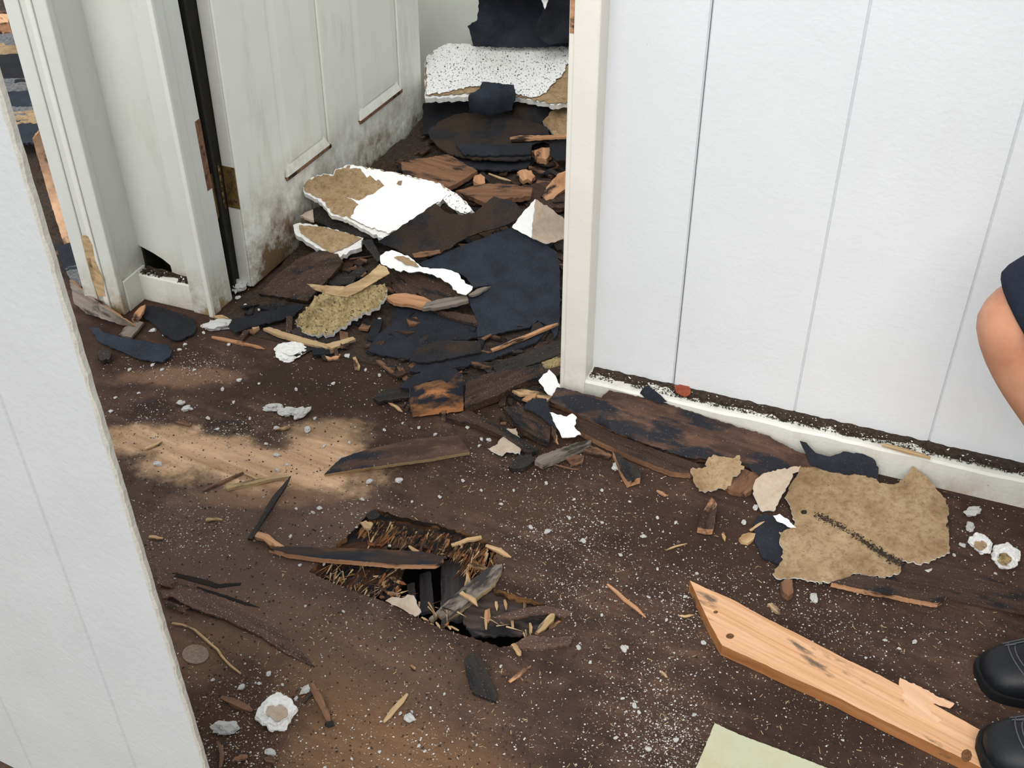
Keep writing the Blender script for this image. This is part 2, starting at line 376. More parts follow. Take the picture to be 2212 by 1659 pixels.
# ================================================================== STRUCTURE
HOLE = [(811,1100),(850,1112),(888,1122),(935,1131),(981,1143),(1018,1156),(1050,1168),(1082,1190),(1066,1208),(1084,1229),(1067,1270),(1105,1284),(1140,1293),(1173,1304),(1196,1318),(1218,1337),(1190,1360),(1160,1371),(1136,1376),(1110,1394),(1081,1399),(1026,1380),(985,1368),(940,1352),(890,1328),(844,1304),(812,1293),(782,1284),(745,1270),(713,1256),(690,1246),(668,1235),(694,1210),(720,1187),(733,1172),(747,1163),(757,1150),(771,1139),(781,1124),(792,1112)]
def build_floor():
    rng = random.Random(3)
    ring = densify([(x, y, 0) for x, y in HOLE], 2.2, 6, rng)
    hp = [P(x, y) for x, y, _ in ring]; n = len(hp)
    out = [Vector((-2.7, -0.7, 0)), Vector((2.3, -0.7, 0)), Vector((2.3, 4.3, 0)), Vector((-2.7, 4.3, 0))]
    pts = [Vector((p.x, p.y)) for p in hp] + [Vector((p.x, p.y)) for p in out]
    vo, eo, fo, ov, _, _ = delaunay_2d_cdt(pts, [(i, (i + 1) % n) for i in range(n)] + [(n + i, n + (i + 1) % 4) for i in range(4)], [], 2, 1e-6)
    hpoly = [(p.x, p.y) for p in hp]
    bm = bmesh.new(); tv = [bm.verts.new((q.x, q.y, 0)) for q in vo]; fs = []
    for f in fo:
        c = sum((vo[i] for i in f), Vector((0, 0))) / len(f)
        if inside(hpoly, c.x, c.y): continue
        fs.append(bm.faces.new([tv[i] for i in f]))
    bound = [e for e in bm.edges if len(e.link_faces) == 1]; bv = {v: bm.verts.new(v.co - Vector((0, 0, 0.016))) for v in list(bm.verts) if v.link_faces}
    for f in fs: g = bm.faces.new([bv[v] for v in reversed(f.verts)]); g.material_index = 1
    for e in bound: a, b = e.verts; g = bm.faces.new([a, b, bv[b], bv[a]]); g.material_index = 1
    o = bm_obj('floor', bm, ['floor', 'splint'], (0, 0, 0)); o['kind'] = 'structure'; return o
def floor_material():
    m, nt, b = newmat('muddy_plywood_floor', 0.82)
    v = coords(nt, rnd=False)
    gx = coords(nt, (1, 1, 1), False)
    # grain runs from upper left to lower right in the picture
    mp = nt.nodes.new('ShaderNodeMapping'); mp.vector_type = 'TEXTURE'; tc = nt.nodes.new('ShaderNodeTexCoord'); nt.links.new(tc.outputs['Object'], mp.inputs['Vector'])
    mp.inputs['Rotation'].default_value = (0, 0, math.radians(-26.8)); mp.inputs['Scale'].default_value = (1 / 5, 1 / 42, 1)
    grain = noise(nt, mp.outputs[0], 1.0, 8, 0.65, 0.6)
    big = noise(nt, v, 3.2, 8, 0.62); mid = noise(nt, v, 16, 8, 0.68); fine = noise(nt, v, 120, 6, 0.7)
    dk, md, lt = srgb(40, 29, 24), srgb(74, 54, 43), srgb(102, 77, 61)
    col = ramp(nt, math_(nt, 'ADD', math_(nt, 'MULTIPLY', mid, 0.5), math_(nt, 'MULTIPLY', grain, 0.5)), [(0.34, dk), (0.52, md), (0.68, lt)])
    col = mix(nt, mask(nt, big, 0.46, 0.62), col, mix(nt, mid, srgb(40, 28, 22), srgb(62, 43, 34)))
    def blob(px, py, rx, ry, c, amt, soft=0.5, ns=9.0, namt=0.9, rot=0.0, gr=0.0):
        nonlocal col
        p = P(px, py); q = nt.nodes.new('ShaderNodeMapping'); q.vector_type = 'TEXTURE'
        t2 = nt.nodes.new('ShaderNodeTexCoord'); nt.links.new(t2.outputs['Object'], q.inputs['Vector'])
        q.inputs['Location'].default_value = (p.x, p.y, 0); q.inputs['Scale'].default_value = (rx, ry, 1); q.inputs['Rotation'].default_value = (0, 0, math.radians(rot))
        ln = nt.nodes.new('ShaderNodeVectorMath'); ln.operation = 'LENGTH'; nt.links.new(q.outputs[0], ln.inputs[0])
        n_ = noise(nt, v, ns, 8, 0.66)
        if gr: n_ = math_(nt, 'ADD', math_(nt, 'MULTIPLY', n_, 1 - gr), math_(nt, 'MULTIPLY', grain, gr))
        dd = math_(nt, 'ADD', ln.outputs['Value'], math_(nt, 'MULTIPLY', math_(nt, 'SUBTRACT', n_, 0.5), namt * 2))
        mr = nt.nodes.new('ShaderNodeMapRange'); mr.interpolation_type = 'SMOOTHSTEP'
        mr.inputs[1].default_value = 1.0 - soft; mr.inputs[2].default_value = 1.0 + soft * 0.3; mr.inputs[3].default_value = amt; mr.inputs[4].default_value = 0.0
        nt.links.new(dd, mr.inputs[0])
        col = mix(nt, mr.outputs[0], col, c)
    tan = mix(nt, mask(nt, grain, 0.3, 0.7), srgb(160, 124, 92), srgb(218, 184, 148))
    blob(460, 1190, 0.42, 0.20, mix(nt, mid, srgb(84, 64, 54), srgb(104, 82, 70)), 0.75, 0.6)
    blob(800, 830, 0.45, 0.13, mix(nt, mid, srgb(34, 25, 20), srgb(62, 45, 36)), 0.8, 0.6, 8, 0.9, -5)
    blob(560, 1000, 0.25, 0.085, tan, 0.95, 0.5, 8, 1.25, -8)
    blob(330, 950, 0.13, 0.05, tan, 0.8, 0.5, 12, 0.9, 0)
    blob(700, 940, 0.10, 0.05, tan, 0.5, 0.5, 14, 0.9, 0)
    blob(400, 815, 0.13, 0.04, mix(nt, grain, srgb(100, 72, 56), srgb(150, 116, 92)), 0.7, 0.5, 12, 0.9, 0)
    blob(560, 1075, 0.16, 0.03, mix(nt, grain, srgb(110, 80, 62), srgb(160, 126, 98)), 0.6, 0.5, 14, 0.8, 0)
    blob(330, 880, 0.05, 0.035, srgb(44, 32, 28), 0.85, 0.4, 20, 0.8)
    blob(490, 925, 0.055, 0.03, srgb(46, 34, 30), 0.85, 0.4, 22, 0.8)
    blob(590, 950, 0.04, 0.035, srgb(54, 38, 32), 0.7, 0.4, 22, 0.8)
    blob(700, 1390, 0.34, 0.085, mix(nt, grain, srgb(78, 58, 46), srgb(120, 94, 74)), 0.7, 0.6, 9, 0.8, -22, 0.5)
    blob(720, 1590, 0.40, 0.11, mix(nt, grain, srgb(84, 60, 44), srgb(150, 114, 82)), 0.7, 0.6, 9, 1.0, -28, 0.7)
    blob(1130, 1090, 0.28, 0.07, mix(nt, grain, srgb(70, 50, 38), srgb(96, 72, 54)), 0.6, 0.6, 9, 0.8, -15)
    blob(480, 1560, 0.13, 0.13, mix(nt, mid, srgb(34, 22, 18), srgb(64, 42, 33)), 0.8, 0.5, 12, 0.8)
    blob(1500, 1180, 0.30, 0.13, mix(nt, mid, srgb(38, 27, 21), srgb(70, 48, 36)), 0.7, 0.6, 7, 0.9, -15)
    dustm = mask(nt, noise(nt, v, 300, 4, 0.75), 0.60, 0.72)
    dz_ = mask(nt, noise(nt, v, 6, 5, 0.6), 0.45, 0.70)
    col = mix(nt, math_(nt, 'MULTIPLY', math_(nt, 'MULTIPLY', dustm, dz_), 0.5), col, srgb(150, 132, 118))
    col = mix(nt, mask(nt, fine, 0.60, 0.72), col, mix(nt, 0.6, col, (0.01, 0.007, 0.005)))
    setcol(nt, b, col)
    bump(nt, b, math_(nt, 'ADD', fine, math_(nt, 'ADD', math_(nt, 'MULTIPLY', grain, 0.9), mid)), 0.7, 0.003)
    return m
MT['floor'] = floor_material()
floor = build_floor()
floor['label'] = 'muddy brown plywood floor with a splintered hole'
bm = bmesh.new(); bmesh.ops.create_grid(bm, x_segments=1, y_segments=1, size=2.6)
g = bm_obj('ground', bm, 'soil', (0, 0, 0)); g.location = (-0.2, 1.8, -0.42); g['kind'] = 'structure'; g['label'] = 'dark soil seen below the broken floor'

WH = 1.5                                        # wall tops cut low, out of view, so skylight reaches the far room
TH = 2.0
# right wall: vertical panel boards with grooves between them, over a sill ledge
wr = wallbox('wall_right', 'dark', 0.0, 1.9, -0.12, -0.066, 0.0, WH, 0, None, 'structure')
wr['label'] = 'white grooved panel wall right of the doorway'
gr = [0.030, 0.199, 0.424, 0.658, 0.885, 1.11, 1.34, 1.57, 1.80, 1.9]
for i in range(len(gr) - 1):
    a, b2 = gr[i], gr[i + 1]
    gap0 = 0.0007 if i == 1 else 0.0; gap1 = 0.0007 if i == 0 else 0.0
    bm = bmesh.new(); rng = random.Random(i)
    # board with chamfered long edges and a slightly ragged bottom
    prof = [(a + gap0, -0.066), (a + gap0, -0.0490), (a + gap0 + 0.0024, -0.045), (b2 - gap1 - 0.0024, -0.045), (b2 - gap1, -0.0490), (b2 - gap1, -0.066)]
    rows = [0.050, 0.052, 0.3, 0.8, 1.5, WH]; rg = []
    for k, z in enumerate(rows): rg.append([bm.verts.new(ST(s, t, z + (rng.uniform(-.004, .006) if k == 0 else 0))) for s, t in prof])
    for r0, r1 in zip(rg, rg[1:]):
        for j in range(6): bm.faces.new([r0[j], r0[(j + 1) % 6], r1[(j + 1) % 6], r1[j]])
    bm.faces.new(rg[0]); bm.faces.new(rg[-1])
    bm_obj('panel_board', bm, 'wall', ST(0, 0, 0), wr)
# end casing of the right wall: face board, thin edge bead
cr = wallbox('trim_1', 'trim', -0.002, 0.041, -0.125, 0.0, 0.0, TH, 0.003, None, 'structure'); cr['label'] = 'cream painted door casing at the end of the right wall'
wallbox('edge_bead', 'trim', -0.010, -0.0015, -0.03, -0.002, 0.0, TH, 0.002, cr)
wallbox('bare_wood_patch', 'orangewood', -0.0085, -0.002, -0.004, -0.0012, 0.716, 0.80, 0.0004, cr)
# baseboard (sill) of the right wall
bm = bmesh.new(); rng = random.Random(5)
ss = [0.041 + i * 0.03 for i in range(63)]
rg = []
for s in ss:
    h = 0.057 + rng.uniform(-.0015, .0015); rg.append([bm.verts.new(ST(s, t, z)) for t, z in ((-0.066, 0), (0.0, 0), (0.0 + rng.uniform(-.001, .001), h - 0.004), (-0.004, h), (-0.066, h))])
for r0, r1 in zip(rg, rg[1:]):
    for j in range(5): bm.faces.new([r0[j], r0[(j + 1) % 5], r1[(j + 1) % 5], r1[j]])
bm.faces.new(rg[0]); bm.faces.new(rg[-1])
bb = bm_obj('baseboard_right', bm, 'base', ST(0, 0, 0)); bb['kind'] = 'structure'; bb['label'] = 'grimy white sill along the foot of the right wall'

# stub of wall left of the doorway, its panel torn away at the foot
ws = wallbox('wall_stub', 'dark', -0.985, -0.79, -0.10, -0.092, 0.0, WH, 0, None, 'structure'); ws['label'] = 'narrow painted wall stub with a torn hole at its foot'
HB = [W(x, y, -0.03) for x, y in ((277, 508), (300, 530), (330, 546), (352, 560), (368, 573), (372, 588), (412, 603))]
bm = bmesh.new()
outl = [(-0.985, 0.15)] + [(HB[0][0], HB[0][1])] + HB[1:] + [(-0.79, HB[-1][1]), (-0.79, WH), (-0.985, WH)]
vs = [bm.verts.new(ST(s, -0.03, z)) for s, z in outl]; f0 = bm.faces.new(vs)
r = bmesh.ops.extrude_face_region(bm, geom=[f0])
for v in r['geom']:
    if isinstance(v, bmesh.types.BMVert): v.co -= NV * 0.006
bm_obj('panel', bm, 'stub', ST(0, 0, 0), ws)
wallbox('sill', 'base', -0.985, -0.835, -0.036, -0.004, 0.0, 0.066, 0.003, ws)
# side wall running from the stub towards the viewer, closed by a moulded casing
wl = wallbox('wall_return', 'stub', -1.06, -0.972, -0.09, 0.045, 0.0, WH, 0.001, None, 'structure'); wl['label'] = 'short wall return beside the stub'
wallbox('skirting', 'base', -0.972, -0.966, -0.03, 0.045, 0.0, 0.075, 0.002, wl)
c2 = wallbox('trim_2', 'stub', -1.062, -0.968, 0.045, 0.062, 0.0, TH, 0.003, None, 'structure'); c2['label'] = 'moulded casing with peeling paint at its foot, far left'
wallbox('moulding', 'dooredge', -1.012, -0.999, 0.062, 0.0665, 0.0, TH, 0.0022, c2)
wallbox('moulding', 'stub', -1.062, -1.028, 0.062, 0.066, 0.0, TH, 0.002, c2)
for (pts) in ('176,508 190,510 200,530 205,560 222,600 228,640 212,640 198,600 186,560', '188,560 195,556 204,590 208,612 199,610'):
    pl = [W(x, y, 0.0665) for x, y in [tuple(map(float, q.split(','))) for q in pts.split()]]
    bm = bmesh.new(); rng = random.Random(2); vs = [bm.verts.new(ST(s, 0.0668, z)) for s, z in pl]; f0 = bm.faces.new(vs)
    r = bmesh.ops.extrude_face_region(bm, geom=[f0])
    for v in r['geom']:
        if isinstance(v, bmesh.types.BMVert): v.co -= NV * 0.001
    bm_obj('bare_patch', bm, 'lath', None, c2)
# hinge casing and jamb
c3 = wallbox('trim_3', 'stub', -0.838, -0.787, -0.03, 0.0, 0.0, TH, 0.003, None, 'structure'); c3['label'] = 'painted hinge casing left of the doorway'
wallbox('edge_bead', 'dooredge', -0.797, -0.786, -0.006, 0.003, 0.0, TH, 0.002, c3)
wallbox('jamb', 'stub', -0.838, -0.7895, -0.075, -0.03, 0.0, TH, 0.002, c3)
wallbox('door_stop', 'stub', -0.795, -0.7885, -0.0755, -0.05, 0.0, TH, 0.002, c3)
wallbox('bare_strip', 'brownwood', -0.7888, -0.7878, -0.075, -0.058, 0.27, 0.42, 0.0003, c3)
wallbox('cavity_shade_side', 'dark', -0.9725, -0.967, -0.091, -0.037, 0.0, WH, 0, ws)  # dark colour stands in for the shade inside the torn hole
wallbox('cavity_shade_bottom', 'dark', -0.967, -0.84, -0.091, -0.037, 0.0, 0.03, 0, ws)  # shade at the bottom of the cavity, put in as dark colour
wallbox('gap_shade_box', 'dark', -0.985, -0.80, -0.16, -0.101, 0.0, WH, 0, ws)  # added dark box, imitates the shade behind the jamb
# far room
H0 = P(548, 628); DD = Vector((0.408, 0.913, 0)).normalized(); DN = Vector((DD.y, -DD.x, 0))
LEAN = 0.028
def DW(e, k, z): return H0 + DD * (e + LEAN * z) + DN * k + Vector((0, 0, z))
def dbox(name, mat, e0, e1, k0, k1, z0, z1, bev=0.0, parent=None):
    bm = bmesh.new()
    vs = [bm.verts.new(DW(*q)) for q in ((e0, k0, z0), (e1, k0, z0), (e1, k1, z0), (e0, k1, z0), (e0, k0, z1), (e1, k0, z1), (e1, k1, z1), (e0, k1, z1))]
    fs = [bm.faces.new([vs[i] for i in f]) for f in ((0, 1, 2, 3), (4, 5, 6, 7), (0, 1, 5, 4), (1, 2, 6, 5), (2, 3, 7, 6), (3, 0, 4, 7))]
    if bev: bmesh.ops.bevel(bm, geom=list(bm.edges), offset=bev, segments=2, affect='EDGES', profile=0.5)
    return bm_obj(name, bm, mat, H0, parent)
wbk = wallbox('wall_back', 'farwall', -1.0, 0.9, -1.84, -1.76, 0.0, WH, 0, None, 'structure'); wbk['label'] = 'pale painted wall at the back of the far room'
wallbox('side_panel', 'farwall', -0.87, -0.81, -1.755, -1.0, 0.0, WH, 0, wbk)
wallbox('side_panel', 'farwall', -0.93, -0.90, -1.0, -0.56, 0.0, WH, 0, wbk)
wf = wallbox('gap_shade_wall', 'dark', -0.99, -0.93, -0.55, -0.165, 0.0, WH, 0, None, 'structure'); wf['label'] = 'added dark wall standing in for shade behind the open door'  # added; its near-black colour replaces shade in the jamb gap

# open panelled door, hinged left
door = dbox('door_1', 'dooredge', 0.0, 0.812, -0.035, -0.006, 0.008, 1.98, 0.0015); door['kind'] = 'structure'; door['label'] = 'dirty white panelled door standing open into the far room'
for e0, e1 in ((0.0, 0.165), (0.352, 0.487), (0.70, 0.812)):
    dbox('stile', 'door', e0 + 0.0005, e1, -0.006, 0.0, 0.009, 1.979, 0.0022, door)
for e0, e1 in ((0.165, 0.352), (0.487, 0.70)):
    for z0, z1 in ((0.009, 0.190), (0.80, 0.95), (1.55, 1.66), (1.88, 1.979)):
        dbox('rail', 'door', e0 - 0.0012, e1 + 0.0012, -0.0062, -0.0002, z0, z1, 0.0022, door)
    for z0, z1 in ((0.190, 0.80), (0.95, 1.55), (1.66, 1.88)):
        # raised field with sloping margins
        bm = bmesh.new(); m_ = 0.030
        lo = [DW(e, -0.0060, z) for e, z in ((e0, z0), (e1, z0), (e1, z1), (e0, z1))]
        hi = [DW(e, -0.0008, z) for e, z in ((e0 + m_, z0 + m_), (e1 - m_, z0 + m_), (e1 - m_, z1 - m_), (e0 + m_, z1 - m_))]
        lv = [bm.verts.new(p) for p in lo]; hv = [bm.verts.new(p) for p in hi]; bm.faces.new(hv); bm.faces.new(lv)
        for j in range(4): bm.faces.new([lv[j], lv[(j + 1) % 4], hv[(j + 1) % 4], hv[j]])
        pn = bm_obj('panel', bm, 'door', H0, door)
    # the bottom moulding: a wedge ledge with a dirt line, as the photo shows
    z0 = 0.190
    bm = bmesh.new()
    v = [bm.verts.new(DW(*q)) for q in ((e0 + .004, -0.004, z0 + 0.002), (e1 - .004, -0.004, z0 + 0.002), (e1 - .004, 0.004, z0 + 0.004), (e0 + .004, 0.004, z0 + 0.004), (e0 + .02, -0.004, z0 + 0.034), (e1 - .02, -0.004, z0 + 0.034))]
    for f in ((0, 1, 2, 3), (3, 2, 5, 4), (0, 3, 4), (1, 5, 2), (0, 4, 5, 1)): bm.faces.new([v[i] for i in f])
    bm_obj('moulding', bm, 'door', H0, door)
    dbox('dirt_line', 'brownwood', e0 + 0.002, e1 + 0.002, -0.003, 0.0045, z0 - 0.005, z0 + 0.0035, 0.001, door)
# hinge
hg = dbox('hinge', 'brass', -0.0016, 0.0, -0.0335, -0.003, 0.198, 0.292, 0.0007, door)
bm = bmesh.new(); bmesh.ops.create_cone(bm, cap_ends=True, segments=14, radius1=0.0055, radius2=0.0055, depth=0.1, matrix=Matrix.Translation(DW(-0.008, -0.040, 0.246)))
bm_obj('knuckle', bm, 'brass', None, door, True)
for zz in (0.210, 0.228, 0.246, 0.264, 0.282):
    bm = bmesh.new(); bmesh.ops.create_cone(bm, cap_ends=True, segments=14, radius1=0.0062, radius2=0.0062, depth=0.015, matrix=Matrix.Translation(DW(-0.008, -0.040, zz))); bm_obj('knuckle_ring', bm, 'brass', None, door, True)
for zz, kk in ((0.215, -0.012), (0.245, -0.020), (0.274, -0.012)):
    bm = bmesh.new(); rt = DD.to_track_quat('Z', 'Y').to_matrix().to_4x4()
    bmesh.ops.create_cone(bm, cap_ends=True, segments=12, radius1=0.0045, radius2=0.004, depth=0.002, matrix=Matrix.Translation(DW(-0.002, kk, zz)) @ rt); bm_obj('screw', bm, 'brownwood', None, door)
bm = bmesh.new()
j0, j1 = ST(-0.7785, -0.088), H0 + DD * -0.008 + DN * -0.040
for z in (0.212, 0.310):
    pass
q = [bm.verts.new(Vector((p.x, p.y, z))) for p, z in ((ST(-0.792, -0.078), 0.195), (j1, 0.195), (j1, 0.294), (ST(-0.792, -0.078), 0.294))]
f0 = bm.faces.new(q); r = bmesh.ops.extrude_face_region(bm, geom=[f0])
for v in r['geom']:
    if isinstance(v, bmesh.types.BMVert): v.co += Vector((0.0006, 0.0016, 0))
bm_obj('jamb_leaf', bm, 'brass', None, door)

# near wall panel at the left edge, seen end on
E0 = P(527, 1905); LW = -U                                   # runs away to the left, parallel to the right wall
LWN = Vector((-NV.x, -NV.y, 0))
LR = Matrix.Rotation(math.radians(-4), 3, 'Z')
LD = LR @ LW; LNV = Vector((LD.y, -LD.x, 0))
if LNV.dot(CAM - E0) < 0: LNV = -LNV
def LP(a, k, z): return E0 + LD * (a + 0.009 + 0.016 * z) + LNV * k + Vector((0, 0, z))
def lbox(name, mat, a0, a1, k0, k1, z0, z1, prof=None, parent=None, bev=0.0015):
    bm = bmesh.new(); rng = random.Random(4); rg = []
    zs = [z0 + (z1 - z0) * i / 60 for i in range(61)] if a0 == 0 else [z0, z1]
    for z in zs:
        j = rng.uniform(-0.0012, 0.0012) if a0 == 0 else 0
        rg.append([bm.verts.new(LP(a, k, z)) for a, k in ((a0 + j, k0), (a1, k0), (a1, k1 - 0.0025), (a1 - 0.0025, k1), (a0 + 0.002 + j, k1), (a0 + j, k1 - 0.002))])
    for r0, r1 in zip(rg, rg[1:]):
        for i in range(6): bm.faces.new([r0[i], r0[(i + 1) % 6], r1[(i + 1) % 6], r1[i]])
    bm.faces.new(rg[0]); bm.faces.new(rg[-1]); return bm_obj(name, bm, mat, E0, parent)
LH = 1.32  # panel top cut low, out of view, to let light reach the stub
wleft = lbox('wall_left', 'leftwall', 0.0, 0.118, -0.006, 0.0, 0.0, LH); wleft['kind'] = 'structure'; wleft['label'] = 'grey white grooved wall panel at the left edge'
bm = bmesh.new(); rng = random.Random(9); rg = []
for i in range(121):
    z = LH * i / 120; j = rng.uniform(-.0010, .0008); rg.append([bm.verts.new(LP(a, k, z)) for a, k in ((-.0012 + j * .5, -.0062), (.0016, -.0062), (.0016, .0004), (.0006 + j, .0006), (-.0012 + j, -.0012 + j * .5))])
for r0, r1 in zip(rg, rg[1:]):
    for i in range(5): bm.faces.new([r0[i], r0[(i + 1) % 5], r1[(i + 1) % 5], r1[i]])
bm.faces.new(rg[0]); bm.faces.new(rg[-1]); bm_obj('chipped_edge', bm, 'edgepaint', E0, wleft)
for a0, a1 in ((0.118, 0.33), (0.33, 0.55), (0.55, 0.78)):
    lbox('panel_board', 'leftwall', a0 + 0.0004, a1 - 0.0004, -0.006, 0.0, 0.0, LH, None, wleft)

# ================================================================== DEBRIS MOUND in the far rooms
def build_mound(name, label, s0, s1, ns, nt_, t0, t1, lift):
    bm = bmesh.new(); g = []
    for i in range(nt_ + 1):
        t = t0 + (t1 - t0) * i / nt_; row = []
        a, b = (s0(t), s1(t))
        for j in range(ns + 1):
            s = a + (b - a) * j / ns; p = ST(s, t)
            h = M(p) + mnoise.noise(p * 14) * 0.010 + mnoise.noise(p * 45) * 0.006 + mnoise.noise(p * 120) * 0.003 - 0.004
            if i == 0: h = 0.0
            p.z = max(h, 0.0) + lift; row.append(bm.verts.new(p))
        g.append(row)
    for i in range(nt_):
        for j in range(ns): bm.faces.new([g[i][j], g[i][j + 1], g[i + 1][j + 1], g[i + 1][j]])
    o = bm_obj(name, bm, 'dirt', (0, 0, 0)); tag(o, label, 'rubble', None, 'stuff'); return o
def door_s(t):                                   # keep clear of the door leaf
    q = -t - 0.122; return -0.760 + max(q, -0.1) * 0.045
build_mound('rubble_mound', 'dark brown dirt and rubble heap filling the far room', lambda t: -0.775 if t > -0.11 else door_s(t) + 0.006, lambda t: -0.012 if t > -0.13 else 0.6, 70, 130, 0.03, -1.69, 0.001)
build_mound('rubble_mound', 'strip of dark rubble outside the far left casing', lambda t: -2.6, lambda t: -1.08, 70, 70, -0.02, -1.69, 0.001)

# ================================================================== SHEETS, PLANKS AND TORN PIECES
def S(name, label, cat, mat, th, dz, pts, **k): return sheet(name, label, cat, pts, mat, th, dz=dz, **k)
FE, DW_, WD = 'roofing felt', 'drywall', 'wood'

# ---- back of the far room
S('roofing_felt', 'wide blue black roofing felt leaning against the far back wall', FE, 'feltblue', 0.004, 0.05, '1000,-70,.36 1035,-20,.30 1034,20,.24 1030,46,.21 1010,58,.19 1018,80,.15 1022,100,.12 1080,102,.12 1150,103,.12 1230,100,.12 1290,96,.12 1290,-70,.36', jag=1.2, wob=.006)
S('roofing_felt', 'torn felt strip overlapping at the upper right behind the casing', FE, 'felt', 0.003, 0.15, '1176,-70,.38 1182,5,.28 1165,40,.23 1150,68,.19 1168,86,.17 1187,96,.16 1290,90,.16 1290,-70,.38', jag=1.5, wob=.004)
S('paper_flake', 'small white flake caught on the felt at the top', 'flake', 'white', 0.001, 0.3, '1166,-20,.33 1170,2,.30 1177,20,.28 1184,2,.30 1184,-20,.33', jag=1)
S('wood_strip', 'brown wood strip along the top of the far white drywall', WD, 'brownwood', 0.008, 0.05, '1150,101,.10 1225,92,.10 1290,88,.10 1290,98,.09 1225,101,.09', jag=1)
def drywall(label, core, layers, th, dz, **k):
    """a rigid slab: gypsum core with paper and paint layers, all on one inclined plane"""
    pl = parse(core, dz); n = len(pl)
    A = Matrix(((0,) * 3,) * 3); bv_ = Vector((0, 0, 0))
    for x, y, z in pl:
        v = Vector((1, (x - pl[0][0]) / 100, (y - pl[0][1]) / 100)); bv_ += v * z
        for a in range(3):
            for b in range(3): A[a][b] += v[a] * v[b]
    cf = A.inverted() @ bv_
    zf = lambda x, y: cf[0] + cf[1] * (x - pl[0][0]) / 100 + cf[2] * (y - pl[0][1]) / 100
    c = Vector()
    for p in pl: c += PM(p[0], p[1], zf(p[0], p[1]))
    c /= n; e = empty('drywall_piece', Vector((c.x, c.y, M(c))), label, DW_)
    sheet('gypsum_core', None, None, [(x, y, zf(x, y)) for x, y, z in pl], 'gypsum', th, parent=e, jag=k.get('jag', 2.0), wob=0, seed=11)
    for nm, mat, pts, up in layers:
        sheet(nm, None, None, [(x, y, zf(x, y) + up * k.get('lift', 1.6)) for x, y, z in parse(pts, 0)], mat, 0.0007, parent=e, jag=k.get('ljag', 2.4), step=5, wob=0, seed=12)
    return e
drywall('largest white drywall sheet, speckled black, propped up at the back', '918,128,.09 957,97,.10 985,94,.10 1050,98,.10 1150,101,.10 1227,98,.10 1290,98,.10 1290,215,.09 1200,226,.08 1135,213,.085 1035,208,.085 980,211,.085 918,212,.085',
        [('kraft_paper', 'kraft', '919,124 957,98 1050,99 1150,102 1288,99 1288,214 1200,225 1135,212 1035,201 970,204 919,206', .0008),
         ('paint_layer', 'whitespeck', '921,122 957,98 985,95 1050,99 1150,102 1228,99 1286,99 1286,130 1226,137 1215,160 1195,180 1180,200 1150,210 1110,202 1050,193 1030,186 990,191 960,199 921,203', .0016)], .013, .09, lift=4)
S('roofing_felt', 'black felt in the gap under the far white drywall', FE, 'feltblack', .003, .012, '915,222 1010,214 1040,232 1030,262 985,268 930,290 912,290')
S('roofing_felt', 'squarish blue black felt flap standing up before the white drywall', FE, 'feltblue', .003, .03, '1012,206,.115 1036,192,.125 1042,177,.135 1068,179,.135 1110,184,.135 1115,206,.118 1106,238,.075 1060,250,.05 1012,244,.06', jag=1.2)
S('roofing_felt', 'brownish felt scrap with a stepped top behind the shingle stack', FE, 'feltbrown', .003, .03, '1112,218,.06 1135,212,.06 1155,203,.065 1162,212,.06 1176,218,.06 1198,220,.055 1193,242,.035 1168,268,.02 1108,270,.02', jag=1.5)
S('drywall_scrap', 'tan drywall scrap wedged against the right casing at the back', DW_, 'kraft', .010, .03, '1172,262,.03 1190,240,.045 1205,228,.05 1240,225,.05 1240,298,.03 1198,292,.025', side='gypsum')
S('shingle', 'lower shingle of the stacked felt shingles in the doorway', 'shingle', 'felt', .004, .018, '962,350 985,330 1040,338 1132,334 1146,352 1138,362 1085,369 1030,364 985,358', jag=1.3)
S('shingle', 'broad browned shingle on top of the stacked felt shingles', 'shingle', 'feltbrown', .004, .034, '924,282 950,262 985,246 1030,242 1060,238 1130,241 1146,262 1182,274 1190,298 1150,312 1146,342 1100,346 1060,344 1020,343 975,334 948,318 930,300', jag=1.6)
S('shingle', 'narrow shingle across the lower edge of the stacked felt shingles', 'shingle', 'felt', .004, .040, '985,312 1050,310 1110,312 1148,308 1147,332 1100,334 1040,336 1000,333', jag=1.4)
S('lath_strip', 'thin light wood strip lying over the felt shingles by the casing', WD, 'orangewood', .006, .046, '1101,297 1120,293 1180,292 1235,290 1235,295 1185,297 1130,301 1104,302', jag=.5)
S('felt_scrap', 'dull green black scrap beside the casing below the shingles', FE, 'feltblack', .003, .03, '1186,312 1205,302 1236,298 1236,348 1200,346 1188,335')
S('wood_chunk', 'broken orange chunk below the light strip near the casing', WD, 'orangewood', .015, .024, '1148,326 1165,321 1188,318 1192,332 1180,344 1160,340', jag=2)
S('plank', 'flat brown board behind the big white drywall piece', WD, 'brownwood', .012, .03, '866,350,.02 905,342,.03 970,333,.03 1000,350,.03 1031,369,.03 1000,388,.025 965,407,.02 915,392,.02 870,380,.02', jag=1)
S('felt_scrap', 'crumpled black scrap at the foot of the door end', FE, 'feltblack', .003, .02, '858,356 880,346 905,352 918,345 915,362 880,372 862,366')
S('knot_chip', 'small round tan wood knot chip behind the white drywall', 'chip', 'orangewood', .012, .022, '1022,390 1026,379 1038,375 1047,382 1048,395 1036,398', jag=1)
stick('splinter', 'thin pale splinter between two wood chips behind the pile', 'splinter', '1056,375,.02 1080,384,.02 1104,391,.016', .005, 'lath')
S('wood_chip', 'splayed orange wood chip at the back beside the casing', 'chip', 'orangewood', .010, .022, '1117,372 1130,366 1148,368 1156,380 1148,392 1140,386 1130,391 1122,382', jag=2)
S('plank', 'brown broken board crossing behind the curled felt', WD, 'brownwood', .012, .03, '984,412 1020,402 1057,396 1105,398 1150,406 1146,424 1100,428 1048,438 1015,424', jag=1.2)
